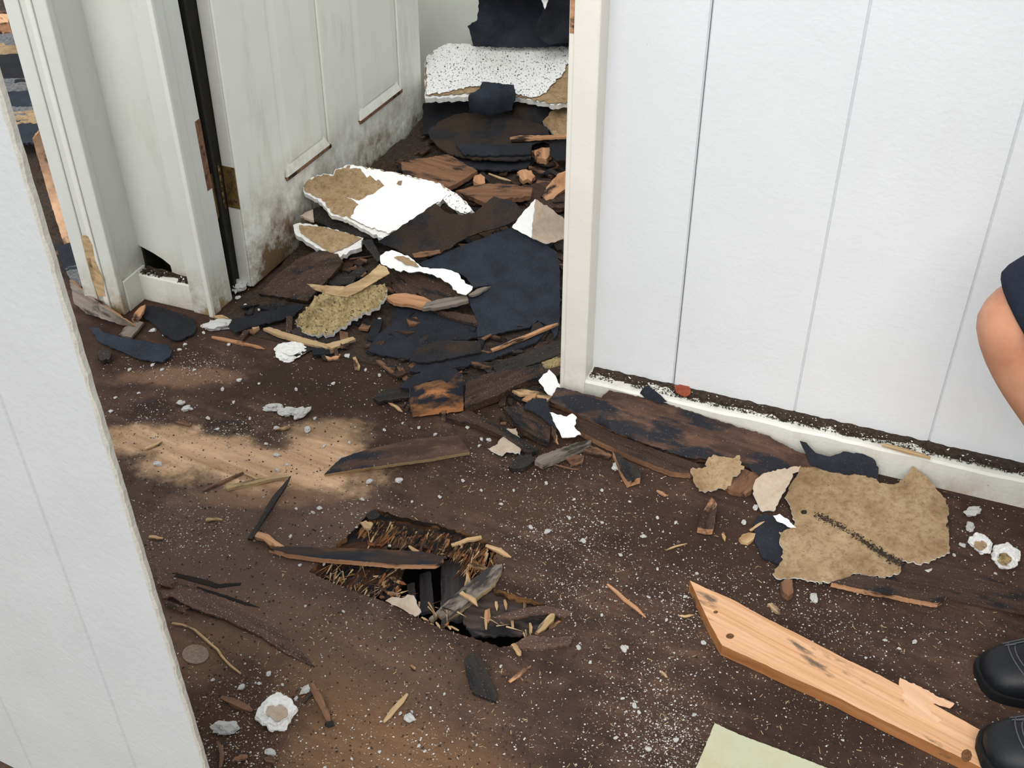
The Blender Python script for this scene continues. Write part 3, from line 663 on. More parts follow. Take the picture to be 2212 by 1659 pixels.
S('plank', 'reddish plank end sticking up by the casing', WD, 'orangewood', .012, .03, '1168,424,.02 1184,400,.03 1204,376,.045 1238,362,.05 1238,398,.03 1206,418,.02 1190,438,.01', jag=1.2)
S('plank', 'dark brown plank lying across under the reddish plank end', WD, 'darkwood', .010, .014, '1120,402 1180,392 1238,415 1238,450 1185,448 1140,436')

# ---- middle heap inside the doorway
S('plank', 'dark brown board end against the foot of the door', WD, 'darkwood', .010, .03, '558,634,.012 600,592,.03 648,556,.05 690,540,.06 730,548,.05 742,566,.04 700,612,.03 664,650,.012', jag=1)
k5 = drywall('white drywall slab with torn tan paper beside the door', '653,401,.11 658,418,.105 695,438,.095 716,466,.08 750,474,.075 791,497,.065 829,516,.06 857,500,.062 889,482,.065 925,455,.07 960,430,.075 1000,462,.07 1025,458,.07 993,424,.08 947,394,.09 860,374,.10 808,364,.105 756,356,.11 724,366,.11 720,378,.11 698,375,.11 658,390,.11',
        [('kraft_paper', 'kraft', '654,400 660,414 697,434 718,460 752,469 793,490 838,506 890,480 960,428 1000,458 1022,456 992,424 947,395 860,375 808,365 756,357 725,367 721,379 698,376 659,391', .0008),
         ('paint_layer', 'white', '757,357 752,368 753,381 764,399 745,402 726,403 742,421 760,430 775,442 764,456 757,470 793,489 838,505 889,481 958,428 998,456 1020,455 991,425 946,396 861,376 808,366', .0016)], .012, .09)
S('speckled_tip', None, None, 'whitespeck', .001, .085, '955,425,.082 975,413,.085 992,425,.082 1022,456,.074 1000,460,.074 974,448,.078', jag=2, parent=k5)
k4 = S('shingle', 'grey shingle strip tucked below the white drywall slab', 'shingle', 'slate', .008, .05, '650,466,.06 678,450,.065 695,446,.06 722,474,.055 785,500,.05 806,514,.045 768,508,.045 715,492,.05 678,477,.055', jag=1)
S('broken_end', None, None, 'kraftpink', .006, .066, '648,466 660,458 676,452 678,476 664,472', jag=1, parent=k4)
drywall('curled tan drywall scrap with thick white edges beside the door', '633,486,.06 648,481,.055 700,490,.04 755,503,.04 785,514,.045 781,534,.04 752,545,.035 727,560,.03 723,576,.02 709,550,.035 672,527,.05 640,508,.06',
        [('kraft_paper', 'kraft', '646,486 700,491 755,504 781,515 752,532 716,546 680,524 650,504', .0012)], .013, .05, ljag=1.2)
S('plank', 'narrow black board bridging down from the drywall slab', WD, 'slate', .010, .04, '780,520,.05 803,516,.055 824,560,.035 815,566,.03', jag=.8)
S('roofing_felt', 'large blue black felt sheet in front of the right casing', FE, 'feltblue', .004, .03, '905,568,.04 960,545,.05 1011,526,.055 1060,508,.06 1103,491,.06 1145,508,.055 1179,529,.045 1202,543,.04 1209,569,.035 1210,640,.02 1209,699,.012 1204,722,.012 1196,731,.01 1190,712,.012 1182,703,.012 1161,692,.014 1144,707,.012 1103,714,.012 1066,722,.012 1031,728,.012 1029,700,.016 1026,682,.02 1008,641,.03 1040,630,.032 1064,615,.034 1040,618,.036 1022,621,.038 1008,600,.042 991,589,.044 956,581,.044 920,584,.042', jag=1.0, wob=.003)
k3 = S('roofing_felt', 'curled browned felt sheet lying over the white drywall slab', FE, 'feltbrown', .004, .08, '815,523,.05 850,500,.085 900,466,.11 941,439,.125 958,455,.112 973,462,.105 1000,465,.10 1025,459,.10 1048,440,.10 1066,424,.105 1092,430,.10 1115,439,.095 1135,462,.08 1110,478,.078 1089,488,.074 1050,498,.072 1011,510,.068 980,530,.062 953,547,.056 920,552,.052 889,556,.05 868,545,.05 852,537,.05', jag=1.2, wob=.003)
S('torn_edge', None, None, 'brownwood', .002, .058, '890,548,.056 920,542,.058 950,539,.06 952,547,.056 930,553,.054 895,556,.053', jag=1, parent=k3)
e = empty('drywall_piece', PM(1150, 520), 'folded tan drywall corner with a white face by the casing', DW_)
sheet('white_face', None, None, '1106,491,.075 1130,458,.10 1156,430,.125 1152,470,.095 1147,514,.065 1128,504,.07', 'white', .003, parent=e, jag=1.2)
sheet('tan_face', None, None, '1156,430,.125 1166,436,.118 1190,450,.10 1206,464,.085 1230,480,.06 1230,516,.04 1205,520,.045 1179,527,.05 1160,518,.058 1147,512,.066 1152,470,.096', 'kraftpink', .004, side='gypsum', parent=e, jag=1.4)
S('plank', 'dark brown board beneath the twisted white paper', WD, 'darkwood', .008, .02, '855,588 905,590 960,602 1002,640 985,655 930,652 895,628', jag=1)
k2 = S('paper_strip', 'twisted white drywall paper strip draped over the felt', 'paper strip', 'white', .002, .05, '821,552,.055 833,543,.06 846,540,.06 868,548,.058 886,556,.055 912,577,.052 935,580,.052 956,580,.056 975,584,.06 990,590,.06 1005,612,.054 1021,619,.05 1015,630,.046 1006,637,.044 988,633,.044 967,610,.046 933,592,.046 910,587,.046 860,585,.045 823,570,.048', jag=2, wob=.003)
S('tan_patch', None, None, 'kraft', .001, .058, '851,556,.058 872,553,.058 893,564,.056 905,576,.054 880,572,.053', jag=1.5, parent=k2)
S('wood_chip', 'slim orange wood piece left of the grey splintered lath', WD, 'orangewood', .008, .03, '832,641 855,634 882,634 910,640 932,650 912,664 880,657 850,654', jag=1)
S('lath_strip', 'grey weathered lath pointing under the felt sheet', WD, 'greywood', .008, .035, '912,666 922,652 950,646 985,640 1008,637 1012,648 985,657 945,664', jag=1)
S('wood_chip', 'grey splinter lying in the tear of the felt sheet', WD, 'greywood', .005, .042, '1012,636 1030,624 1060,617 1040,630 1020,638', jag=1)
S('plank', 'triangular dark plank under the torn felt edge', WD, 'darkwood', .006, .018, '935,668 990,676 1028,682 1032,702 1000,694 960,682', jag=1)
S('wood_strip', 'arched tan strip resting on the mouldy drywall', WD, 'lath', .006, .05, '662,613,.05 694,616,.055 745,619,.065 775,606,.07 800,589,.07 820,570,.07 836,578,.065 842,590,.06 803,613,.058 775,630,.05 750,642,.045 716,637,.045 680,626,.045', jag=.8)
S('drywall_scrap', 'mouldy yellow tan drywall scrap with white crumbly edge', DW_, 'kraftmold', .010, .03, '638,691,.02 655,672,.03 678,645,.04 697,628,.045 750,640,.045 800,614,.05 831,612,.045 834,628,.04 830,645,.035 811,665,.03 780,682,.025 750,697,.022 728,712,.016 708,723,.012 680,722,.014 658,719,.014 648,704,.016', side='gypsum', jag=3.6, step=5)
S('wood_strip', 'charred bit of wood behind the mouldy drywall', WD, 'slate', .006, .02, '690,600 735,588 770,592 760,612 720,618', jag=2)
S('plank', 'rusty brown splintered piece right of the mouldy drywall', WD, 'darkwood', .006, .02, '845,600 880,612 905,640 880,650 850,628', jag=2)
# felt layers at the threshold
S('roofing_felt', 'lowest wide felt sheet at the threshold with brown dust', FE, 'felt', .004, .010, '794,757 806,738 814,725 832,712 846,699 849,664 880,664 918,668 975,680 1028,692 1031,728 1000,734 950,738 920,752 905,762 893,772 878,777 840,769 815,764', jag=1.4)
S('roofing_felt', 'browned felt strip lying across the threshold felt', FE, 'feltbrown', .004, .018, '884,778 896,758 912,748 950,736 990,736 1036,737 1040,760 1000,768 960,776 920,783', jag=1.2)
S('roofing_felt', 'long narrow felt strip at the front edge of the threshold', FE, 'felt', .004, .012, '884,802 900,782 960,778 1042,760 1080,742 1110,732 1150,724 1180,716 1160,738 1110,756 1060,776 1000,792 940,806', jag=1.4)
stick('lath_strip', 'long thin pinkish lath along the threshold felt', WD, '1062,757,.016 1110,738,.018 1150,722,.02 1206,700,.022', .009, 'orangewood', taper=.2)
S('felt_scrap', 'brown leaf shaped felt scrap at the corner of the large felt', FE, 'feltbrown', .002, .024, '1144,722,.02 1150,702,.026 1164,694,.028 1178,706,.024 1165,716,.02', jag=1)
S('plank', 'black plank in the shade along the right casing foot', WD, 'slate', .010, .012, '1060,790 1120,766 1180,744 1216,732 1216,762 1180,776 1110,800 1075,806', jag=.8)
S('drywall_scrap', 'grey tan drywall scrap beside the casing foot', DW_, 'kraftmold', .006, .009, '1168,776 1190,770 1217,764 1217,808 1196,804 1178,800', side='gypsum')

# ---- left corner by the stub
S('roofing_felt', 'crinkled black felt under the foot of the wall stub', FE, 'feltblack', .003, .008, '300,676 312,664 332,660 370,672 418,688 425,706 415,722 380,735 352,722 330,700', jag=2)
S('roofing_felt', 'dusty black felt strip in front of the door hinge side', FE, 'feltblack', .003, .014, '493,704 502,691 535,681 590,668 640,655 656,660 636,682 600,692 569,699 530,710 508,719', jag=1.6)
S('roofing_felt', 'blue black curved felt strip beside the left panel', FE, 'feltblue', .004, .016, '192,706,.01 214,708,.014 222,718,.018 258,727,.02 291,734,.022 330,739,.022 361,744,.02 372,757,.014 365,772,.010 351,782,.008 325,780,.008 301,776,.008 280,767,.008 261,758,.008 238,750,.008 214,738,.008', jag=1.3)
S('plank', 'dark plank with an orange broken edge below the left casing', WD, 'greywood', .012, .03, '150,604,.03 163,616,.03 185,632,.035 230,664,.035 268,690,.03 294,706,.012 262,702,.012 225,690,.012 186,677,.012 160,655,.012', side='orangewood', jag=1)
S('wood_chip', 'red brown bark chip at the foot of the left casing', 'chip', 'orangewood', .006, .02, '284,690 290,676 304,662 314,658 310,672 296,690', jag=1.2)
S('wood_chip', 'grey flat chip between the left plank and felt', 'chip', 'greywood', .006, .012, '256,724 270,706 296,692 310,696 298,712 284,728', jag=1)
S('felt_scrap', 'dark lump of felt beside the left panel edge', FE, 'slate', .008, .014, '208,760 225,752 240,762 236,776 216,778', jag=2)
S('lath_strip', 'long weathered lath below the mouldy drywall', WD, 'lath', .006, .012, '568,709 582,706 620,719 660,730 700,741 718,748 704,752 650,738 600,724', jag=.6)
S('lath_strip', 'short weathered lath meeting the long one at an angle', WD, 'lath', .006, .014, '700,744 730,736 762,727 768,732 740,744 716,752', jag=.6)
S('wood_chip', 'tan broken chip left of the long weathered lath', 'chip', 'lath', .006, .012, '538,702 552,698 560,706 548,712', jag=1)
stick('splinter', 'rust coloured splinter on the bare floor before the doorway', 'splinter', '458,728 500,737 545,746 572,754', .008, 'orangewood')
S('lath_strip', 'lath end lying under the door hinge casing', WD, 'lath', .006, .008, '460,682 480,680 500,690 484,697', jag=.5)

# ---- middle ground
S('wood_block', 'broken wood block with a blue black burn band and orange face', WD, 'burn', .022, .03, '886,838,.045 920,826,.048 955,820,.05 966,828,.048 972,822,.05 984,808,.055 998,800,.055 1001,846,.03 1001,888,.006 960,893,.005 892,901,.004 886,870,.022', side='brownwood', jag=.7)
S('roofing_felt', 'slate felt scrap behind the broken wood block', FE, 'felt', .003, .02, '862,836 884,815 935,792 985,796 990,812 968,830 930,822 890,840', jag=1.5)
S('plank', 'dark plank slanting towards the casing behind the broken block', WD, 'darkwood', .016, .022, '1006,818 1060,806 1120,795 1172,785 1176,811 1140,822 1105,837 1076,854 1040,866 1004,880', jag=.8)
S('wood_chip', 'charred flat chip behind and left of the broken block', 'chip', 'slate', .006, .012, '806,860 826,842 868,838 884,846 884,858 850,862 818,868', jag=1.5)
stick('splinter', 'small orange splinter left of the broken block', 'splinter', '838,868 855,878 870,890', .007, 'straw')
S('plank', 'flat brown plank running from the block towards the paper scrap', WD, 'darkwood', .010, .012, '964,902 1012,886 1050,905 1090,925 1128,948 1164,972 1140,978 1088,942 1030,918', jag=.8)
S('plank', 'short brown plank beside the grey felt scrap', WD, 'darkwood', .012, .022, '1086,880 1128,876 1152,890 1176,908 1190,920 1187,956 1160,944 1134,931 1108,906', jag=.8)
S('felt_scrap', 'grey felt scrap left of the large charred plank', FE, 'felt', .003, .03, '1130,880 1150,860 1180,861 1186,880 1194,908 1200,924 1180,910 1158,892', jag=1.5)
S('paint_flake', 'upright white paint flake at the foot of the casing', 'flake', 'white', .002, .03, '1163,822,.018 1174,808,.03 1186,798,.038 1200,812,.036 1205,826,.03 1212,834,.026 1204,840,.022 1199,850,.018 1190,861,.012 1180,848,.014', jag=1.8)
S('paint_flake', 'white paint flake at the end of the thin plank', 'flake', 'white', .002, .032, '1187,891,.03 1204,896,.032 1224,900,.034 1236,893,.036 1246,901,.034 1240,920,.03 1247,930,.028 1255,938,.026 1234,944,.022 1214,945,.020 1206,928,.024 1198,914,.026', jag=1.8)
S('wood_chip', 'pale yellow wood sliver beside the casing foot flake', 'chip', 'straw', .005, .022, '1106,843 1130,840 1160,845 1194,856 1184,864 1150,854 1120,852', jag=1)
S('wood_chip', 'pinkish wood chip on the yellow sliver by the casing', 'chip', 'orangewood', .004, .028, '1128,862 1142,852 1160,848 1156,858 1140,866', jag=1)
stick('splinter', 'curly tan shaving hanging below the white flake', 'splinter', '1190,912,.026 1196,930,.024 1199,944,.02 1206,960,.014', .008, 'straw')
S('paper_scrap', 'tan paper scrap with three points in the middle of the floor', 'paper scrap', 'kraftpink', .002, .010, '1056,969 1070,962 1076,954 1086,944 1088,934 1092,928 1114,925 1118,940 1124,952 1128,964 1123,981 1108,976 1094,975 1086,983 1078,982 1066,976', side='gypsum', jag=2.1, step=5)
S('wood_chip', 'charred grey chip below the three pointed paper scrap', 'chip', 'slate', .008, .012, '1098,1006 1108,996 1118,985 1148,980 1156,994 1144,1004 1128,1011 1110,1013', jag=2)
S('lath_strip', 'grey green lath stub lying before the large charred plank', WD, 'greywood', .010, .014, '1155,996 1163,985 1200,972 1240,958 1266,951 1278,951 1274,960 1240,976 1200,994 1174,1005', jag=.8)
S('wood_chip', 'thin brown chip right of the grey lath stub', 'chip', 'brownwood', .005, .008, '1256,972 1276,962 1300,972 1322,983 1316,989 1285,981', jag=1)
S('wood_chip', 'dull brown chip under the grey lath stub', 'chip', 'brownwood', .004, .005, '1222,990 1245,982 1262,984 1258,1000 1236,1004', jag=1.5)
S('plank', 'long triangular charred plank on the bare floor', WD, 'charwood', .012, .02, '700,1025,.006 716,1008,.014 738,989,.02 770,978,.024 801,969,.026 850,958,.028 888,949,.03 940,944,.03 989,940,.03 1003,958,.022 1015,976,.014 975,983,.013 931,991,.013 870,999,.013 816,1007,.013 760,1015,.011', side='lath', jag=.5)
e0_ = S('plank', 'large charred brown plank leaning along the right wall sill', WD, 'charwood', .014, .03, '1187,866,.022 1195,850,.035 1204,836,.045 1250,846,.045 1299,859,.045 1308,850,.05 1316,843,.055 1350,850,.052 1384,858,.05 1415,864,.05 1444,873,.048 1490,888,.045 1542,905,.042 1600,924,.04 1656,940,.036 1690,958,.03 1707,968,.028 1745,984,.024 1783,1000,.020 1784,1012,.016 1755,1008,.018 1729,1007,.018 1690,1018,.018 1640,1026,.016 1604,1000,.018 1560,996,.018 1482,988,.017 1410,964,.018 1340,938,.018 1260,902,.018', side='brownwood', jag=1.2)
S('plank', 'thin dark plank lying below the large charred plank', WD, 'darkwood', .012, .015, '1238,922 1247,902 1286,918 1327,937 1380,957 1435,978 1480,992 1514,1003 1504,1016 1492,1023 1452,1019 1390,996 1330,970 1280,946', side='brownwood', jag=.7)
S('wood_chip', 'small charred wood chunk with a pink edge before the thin plank', 'chip', 'slate', .014, .018, '1324,975 1336,978 1352,996 1370,1004 1385,1013 1383,1032 1370,1036 1356,1041 1342,1016 1332,994', side='orangewood', jag=.8)
S('drywall_scrap', 'notched tan paper scrap on the lower end of the charred plank', 'paper scrap', 'kraft', .002, .03, '1491,1014,.018 1510,1010,.022 1528,1008,.026 1526,996,.03 1531,987,.032 1546,983,.034 1570,988,.036 1587,989,.036 1598,983,.038 1602,998,.036 1607,1013,.032 1596,1024,.026 1584,1028,.022 1580,1042,.016 1571,1054,.012 1552,1054,.012 1536,1062,.008 1517,1060,.008 1504,1050,.012 1498,1040,.012', side='gypsum', jag=3.3, step=5)
S('paper_scrap', 'pale pinkish paper scrap with a rounded left side', 'paper scrap', 'kraftpink', .002, .03, '1626,1066,.014 1627,1050,.02 1632,1036,.026 1650,1022,.032 1690,1013,.036 1730,1006,.038 1724,1018,.034 1712,1022,.034 1710,1034,.03 1698,1054,.026 1688,1073,.02 1680,1090,.014 1672,1104,.008 1660,1102,.008 1647,1105,.007 1637,1090,.010', side='gypsum', jag=1.8, step=5)
S('plank', 'brown plank tail between the notched and the pinkish paper scraps', WD, 'brownwood', .010, .012, '1560,1046 1600,1008 1640,1026 1632,1052 1612,1066 1585,1062', jag=1)
S('roofing_felt', 'black felt leaning on the sill behind the big tan paper', FE, 'felt', .003, .02, '1728,952,.045 1742,956,.046 1752,968,.042 1762,978,.038 1786,985,.034 1800,984,.036 1821,975,.04 1850,978,.04 1876,986,.036 1890,994,.034 1898,1010,.026 1898,1040,.010 1860,1040,.010 1790,1020,.014 1750,1004,.02', jag=1.5)
S('roofing_felt', 'dusty black felt patch under the left edge of the big tan paper', FE, 'felt', .003, .005, '1628,1131 1636,1118 1650,1108 1690,1120 1722,1146 1712,1196 1692,1210 1684,1219 1664,1212 1649,1206 1640,1190 1631,1172', jag=1.5)
bk = empty('drywall_paper', P(1860, 1130), 'largest tan drywall paper sheet, ragged, on the floor by the sill', 'paper')
sheet('paper', None, None, '1719,1031,.012 1731,1007,.016 1752,1007,.016 1773,1007,.016 1797,1019,.014 1815,1007,.018 1848,1010,.02 1869,1025,.018 1906,1043,.016 1925,1046,.016 1942,1043,.018 1958,1026,.03 1972,1007,.038 2002,1028,.032 2020,1052,.024 2038,1074,.018 2050,1098,.014 2044,1131,.010 2050,1160,.010 2052,1194,.010 2030,1204,.010 2002,1215,.010 1978,1217,.010 1945,1209,.008 1946,1226,.010 1942,1239,.010 1912,1248,.010 1880,1243,.010 1851,1239,.010 1820,1250,.010 1788,1259,.010 1750,1254,.010 1719,1248,.010 1683,1251,.010 1669,1239,.010 1682,1222,.010 1692,1206,.010 1688,1180,.010 1683,1149,.010 1700,1143,.010 1719,1140,.010 1712,1120,.010 1710,1101,.010 1695,1074,.010', 'kraft', .002, side='gypsum', parent=bk, jag=3.0, step=5, wob=.0012)
# dirt lying along the crease of the sheet
def dirt_line(name, pts, n, spread, r0, r1, mat, parent, up):
    bm = bmesh.new(); rng = random.Random(n)
    for _ in range(n):
        f = rng.random() * (len(pts) - 1); i = int(f); a, b = pts[i], pts[i + 1]; k = f - i
        px = a[0] + (b[0] - a[0]) * k + rng.gauss(0, spread); py = a[1] + (b[1] - a[1]) * k + rng.gauss(0, spread)
        c = P(px, py, up); r = rng.uniform(r0, r1)
        vs = [bm.verts.new(c + Vector((rng.uniform(-1, 1), rng.uniform(-1, 1), rng.uniform(-.3, .6))) * r) for _ in range(4)]
        for q in ((0, 1, 2), (0, 1, 3), (1, 2, 3), (0, 2, 3)): bm.faces.new([vs[j] for j in q])
    o = bm_obj(name, bm, mat, None, parent); o['kind'] = 'stuff'; return o
dirt_line('dirt_streak', [(1762, 1110), (1830, 1146), (1890, 1185), (1950, 1220)], 850, 3.6, .0010, .0032, 'dirt', bk, .0128)
for (x, y, r) in ((1737, 1106, .0045), (1871, 1158, .0042), (1893, 1078, .002), (1828, 1121, .0018), (1995, 1113, .002)):
    pp_ = [(x + r * 1700 * math.cos(a), y + r * 1100 * math.sin(a), .0112) for a in (0, 1.05, 2.1, 3.14, 4.2, 5.24)]
    sheet('nail_hole', None, None, pp_, 'dark', .0006, parent=bk, jag=.3, wob=0)
S('plank', 'narrow brown plank tail below the big tan paper', WD, 'darkwood', .010, .014, '1796,1258 1850,1240 1900,1248 1942,1257 1990,1264 2032,1272 2046,1285 2038,1296 2026,1303 1990,1298 1957,1291 1915,1282 1875,1276 1830,1266', side='orangewood', jag=.8)
S('wood_chip', 'dark wood nub at the lower left of the big tan paper', 'chip', 'brownwood', .012, .014, '1687,1258 1700,1250 1712,1252 1714,1280 1704,1287 1692,1278', jag=1)
k1 = S('wood_chip', 'dark splintered chunk left of the pinkish paper scrap', 'chip', 'darkwood', .012, .016, '1507,1139 1512,1118 1522,1098 1530,1084 1537,1073 1543,1080 1549,1090 1546,1110 1540,1143 1522,1143', side='orangewood', jag=1)
S('pale_end', None, None, 'orangewood', .003, .019, '1521,1100 1530,1084 1537,1074 1543,1080 1549,1090 1540,1100 1530,1104', jag=.8, parent=k1)
S('wood_chip', 'oval yellow wood chip beside the black felt patch', 'chip', 'straw', .006, .008, '1596,1163 1604,1154 1618,1150 1632,1152 1628,1164 1616,1173 1602,1170', jag=.6)
S('paper_curl', 'curled white paper bit on the black felt patch', 'flake', 'white', .002, .02, '1670,1114,.02 1684,1110,.022 1700,1120,.02 1720,1140,.016 1708,1140,.014 1690,1130,.012 1678,1126,.012', jag=1.2)
S('plank', 'half buried dark plank running along the sill at the right', WD, 'darkwood', .006, .006, '1900,1262 1960,1215 2040,1205 2130,1245 2240,1290 2240,1335 2150,1315 2060,1295 1990,1275', jag=1)

# ---- new lumber and the pale board
lb = S('lumber_board', 'pale orange lumber with a slanted sawn end in the foreground', 'lumber', 'lumber', .022, .024, '1490,1254 1530,1273 1580,1294 1660,1338 1740,1378 1820,1420 1900,1458 1980,1502 2060,1545 2160,1600 2300,1672 2280,1740 2200,1700 2100,1648 2000,1600 1900,1552 1800,1502 1700,1458 1640,1430 1560,1394 1535,1350 1512,1302', side='lumberside', jag=.5, step=14, res=40, wob=.0003, mound=False)
sheet('torn_face', None, None, '1944,1464 1958,1470 1990,1484 2020,1502 2062,1520 2052,1530 2030,1524 2006,1516 1998,1524 2020,1545 2035,1556 2020,1564 1996,1550 1962,1524 1948,1508 1954,1494 1942,1482', 'torn', .0006, dz=.0243, parent=lb, jag=1.6, step=5, wob=0, mound=False)
for x, y, r1_, r2_ in ((1577, 1374, 9, 6), (2088, 1632, 12, 14), (1546, 1322, 5, 3)):
    sheet('knot', None, None, [(x + r1_ * math.cos(a), y + r2_ * math.sin(a), .0243) for a in [i_ * math.tau / 9 for i_ in range(9)]], 'knot', .0005, parent=lb, jag=.8, step=5, wob=0, mound=False)
S('painted_board', 'pale green painted board end at the bottom edge', 'board', 'palepaint', .018, .02, '1544,1562 1600,1588 1680,1617 1760,1648 1830,1676 1900,1710 1850,1800 1440,1800 1490,1690 1520,1620', side='palepaint', jag=.6, mound=False)
S('wood_flake', 'blackened fin shaped wood piece below the hole', 'chip', 'slate', .006, .008, '1003,1424 1012,1412 1028,1410 1042,1424 1050,1438 1060,1468 1073,1500 1071,1515 1052,1508 1030,1500 1020,1494 1008,1458', jag=.8)

# ---- single sticks and splinters on the floor
for lab, pts, wd, mt in (
    ('long dark square stick leaning towards the hole', '540,1166,.012 580,1100,.012 628,1028,.014', .009, 'slate'),
    ('tan split stick meeting the dark square stick', '490,1055 550,1042 625,1028,.008', .011, 'lath'),
    ('thin dark twig left of the tan split stick', '437,1060 480,1042 526,1021', .006, 'brownwood'),
    ('very thin twig joining the dark twig and tan stick', '526,1021 546,1030 566,1040', .004, 'lath'),
    ('short pale splinter below the dark twig', '445,1123 462,1121 480,1123', .006, 'straw'),
    ('pinkish stick at the left end of the black plank over the hole', '548,1151,.008 575,1162,.012 612,1184,.010', .013, 'orangewood'),
    ('short pale splinter near the left panel edge', '314,970 330,963 350,953', .006, 'straw'),
    ('tiny tan splinter beside the row of plaster lumps', '594,930 612,926 628,922', .006, 'straw'),
    ('orange brown stick ending at a black pebble', '672,1478 688,1508 702,1536 712,1562', .011, 'brownwood'),
    ('yellowish twig right of the orange brown stick', '829,1560 850,1535 880,1499', .008, 'lath'),
    ('short brown stick above the tan faced plaster chunk', '478,1506 510,1520 546,1536', .010, 'brownwood'),
    ('pale orange splinter below the right end of the hole', '1100,1473 1120,1458 1147,1438', .007, 'orangewood'),
    ('long thin splinter right of the hole', '1312,1262 1350,1296 1395,1334', .006, 'orangewood'),
    ('fine straw left of the dark splintered chunk', '1438,1189 1460,1180 1484,1174', .003, 'straw'),
    ('small orange shaving near the notched paper scrap', '1419,1060 1430,1066 1439,1071', .006, 'orangewood'),
    ('straw beside the yellow oval chip', '1620,1146 1635,1136 1654,1126', .005, 'straw'),
    ('short straw below the notched paper scrap', '1561,1153 1566,1170', .005, 'straw'),
    ('pale splinter at the left panel edge', '322,1160 336,1161 352,1163', .007, 'straw'),
    ('thin brown splinter in front of the grey lath stub', '1196,1003 1230,1012 1250,1014', .004, 'brownwood'),
    ('brown thin twig beside the blackened fin', '655,1520 668,1504 678,1496', .004, 'slate'),
    ('small tan splinter right of the hole near the lumber', '1468,1330 1480,1332 1500,1328', .004, 'straw'),
    ('short grey straw between lumber and pale board', '1428,1450 1436,1458 1442,1464', .004, 'lath'),
    ('dull brown twig below the tan faced plaster chunk', '470,1602 480,1630 476,1658', .006, 'brownwood'),
    ('brown sliver near the lower left corner', '505,1640 520,1636 535,1634', .008, 'brownwood'),
    ('tan splinter on the sill dirt', '0,0', 0, None)):
    if mt: stick('splinter', lab, 'splinter', pts, wd, mt)
stick('straw_fibre', 'long pale curved fibre beside the left panel', 'fibre', '372,1346 395,1350 420,1361 445,1382 470,1404 490,1430 520,1455', .0035, 'straw', taper=.2, flat=1)
S('wood_chip', 'tiny bright orange chip on the floor below the hole', 'chip', 'orangewood', .003, .004, '884,1438 890,1435 898,1442 897,1448 890,1446', jag=.4)
S('wood_chip', 'brown oval chip beside the lower white crumb', 'chip', 'brownwood', .004, .005, '568,1636 585,1632 602,1640 590,1648 574,1645', jag=1)
S('wood_chip', 'small tan wedge chip before the threshold felt', 'chip', 'straw', .004, .006, '762,772 768,770 778,790 776,797 766,796', jag=.6)
S('wood_chip', 'thin curved bark chip before the threshold felt', 'chip', 'orangewood', .004, .006, '695,766 715,772 736,764 730,774 708,776', jag=.6)
S('wood_chip', 'tan flat chip on the bright worn patch', 'chip', 'brownwood', .003, .003, '376,912 392,906 414,916 410,920', jag=.6)
S('wood_chip', 'small brown chip right of the lumber tip', 'chip', 'lath', .004, .006, '1658,1304 1668,1302 1684,1318 1686,1325 1676,1322', jag=1)
S('wood_chip', 'rust brown leaf on the sill dirt', 'leaf', 'rust', .002, .064, '1456,832 1470,830 1476,826 1486,828 1490,838 1492,850 1480,856 1470,852 1460,846', jag=1.5, mound=False)

# ================================================================== THE HOLE: broken ply layers, slats and splinters below the floor
def fl(name, mat, z, pts, th=.004, **k): return sheet(name, None, None, pts, mat, th, dz=z, parent=floor, mound=False, **k)
fl('rotted_layer', 'splintdark', -.010, '792,1108 850,1116 930,1134 1000,1154 1048,1170 1030,1200 985,1196 957,1206 900,1216 872,1232 868,1262 850,1292 800,1290 740,1268 690,1246 668,1236 700,1206 745,1166', jag=4, wob=.003)
fl('rotted_layer', 'veneer', -.016, '1030,1262 1068,1268 1130,1288 1176,1306 1218,1337 1160,1371 1100,1372 1020,1374 1000,1340 1012,1300', jag=2, wob=.002)
fl('slat', 'greydark', -.055, '953,1212 1012,1204 1014,1330 990,1340 952,1330', .008, jag=.8)
fl('slat', 'greydark', -.075, '906,1240 930,1234 938,1318 908,1322', .008, jag=1)
fl('slat', 'greydark', -.068, '880,1262 896,1258 900,1330 884,1326', .008, jag=1)
fl('slat', 'veneer', -.035, '1012,1290 1030,1284 1036,1372 1016,1374', .006, jag=1)
fl('slat', 'veneer', -.022, '1038,1284 1060,1276 1064,1370 1042,1374', .005, jag=1)
fl('plywood_tongue', 'brownfloor', .001, '1060,1334 1098,1322 1140,1312 1180,1308 1240,1322 1220,1336 1196,1324 1150,1326 1110,1336', .004, jag=1)
fl('plywood_edge', 'brownfloor', .004, '1135,1377 1150,1372 1190,1378 1240,1372 1230,1392 1180,1400 1130,1402 1100,1396', .004, jag=1.5)
for i, (x, y, a, l) in enumerate(((1072, 1300, 1.5, 20), (1090, 1296, 1.4, 22), (1106, 1330, 1.5, 26), (1132, 1300, 1.5, 16), (1145, 1346, 1.5, 22), (1048, 1330, 1.5, 30))):
    stick('splinter', None, None, '%f,%f,-.011 %f,%f,-.011' % (x, y, x + l * math.cos(a), y + l * math.sin(a)), .005, 'straw', parent=floor, mound=False)
sheet('torn_chip', None, None, '1048,1318 1058,1314 1060,1330 1056,1344 1046,1340', 'orangewood', .003, dz=-.010, parent=floor, mound=False, jag=1.5)
sheet('torn_chip', None, None, '1186,1344 1200,1332 1216,1338 1204,1350 1186,1360', 'orangewood', .003, dz=-.010, parent=floor, mound=False, jag=1)
stick('splinter', None, None, '1196,1326,-.002 1180,1346,-.004 1160,1368,-.008', .012, 'lath', parent=floor, mound=False)
rng = random.Random(21)
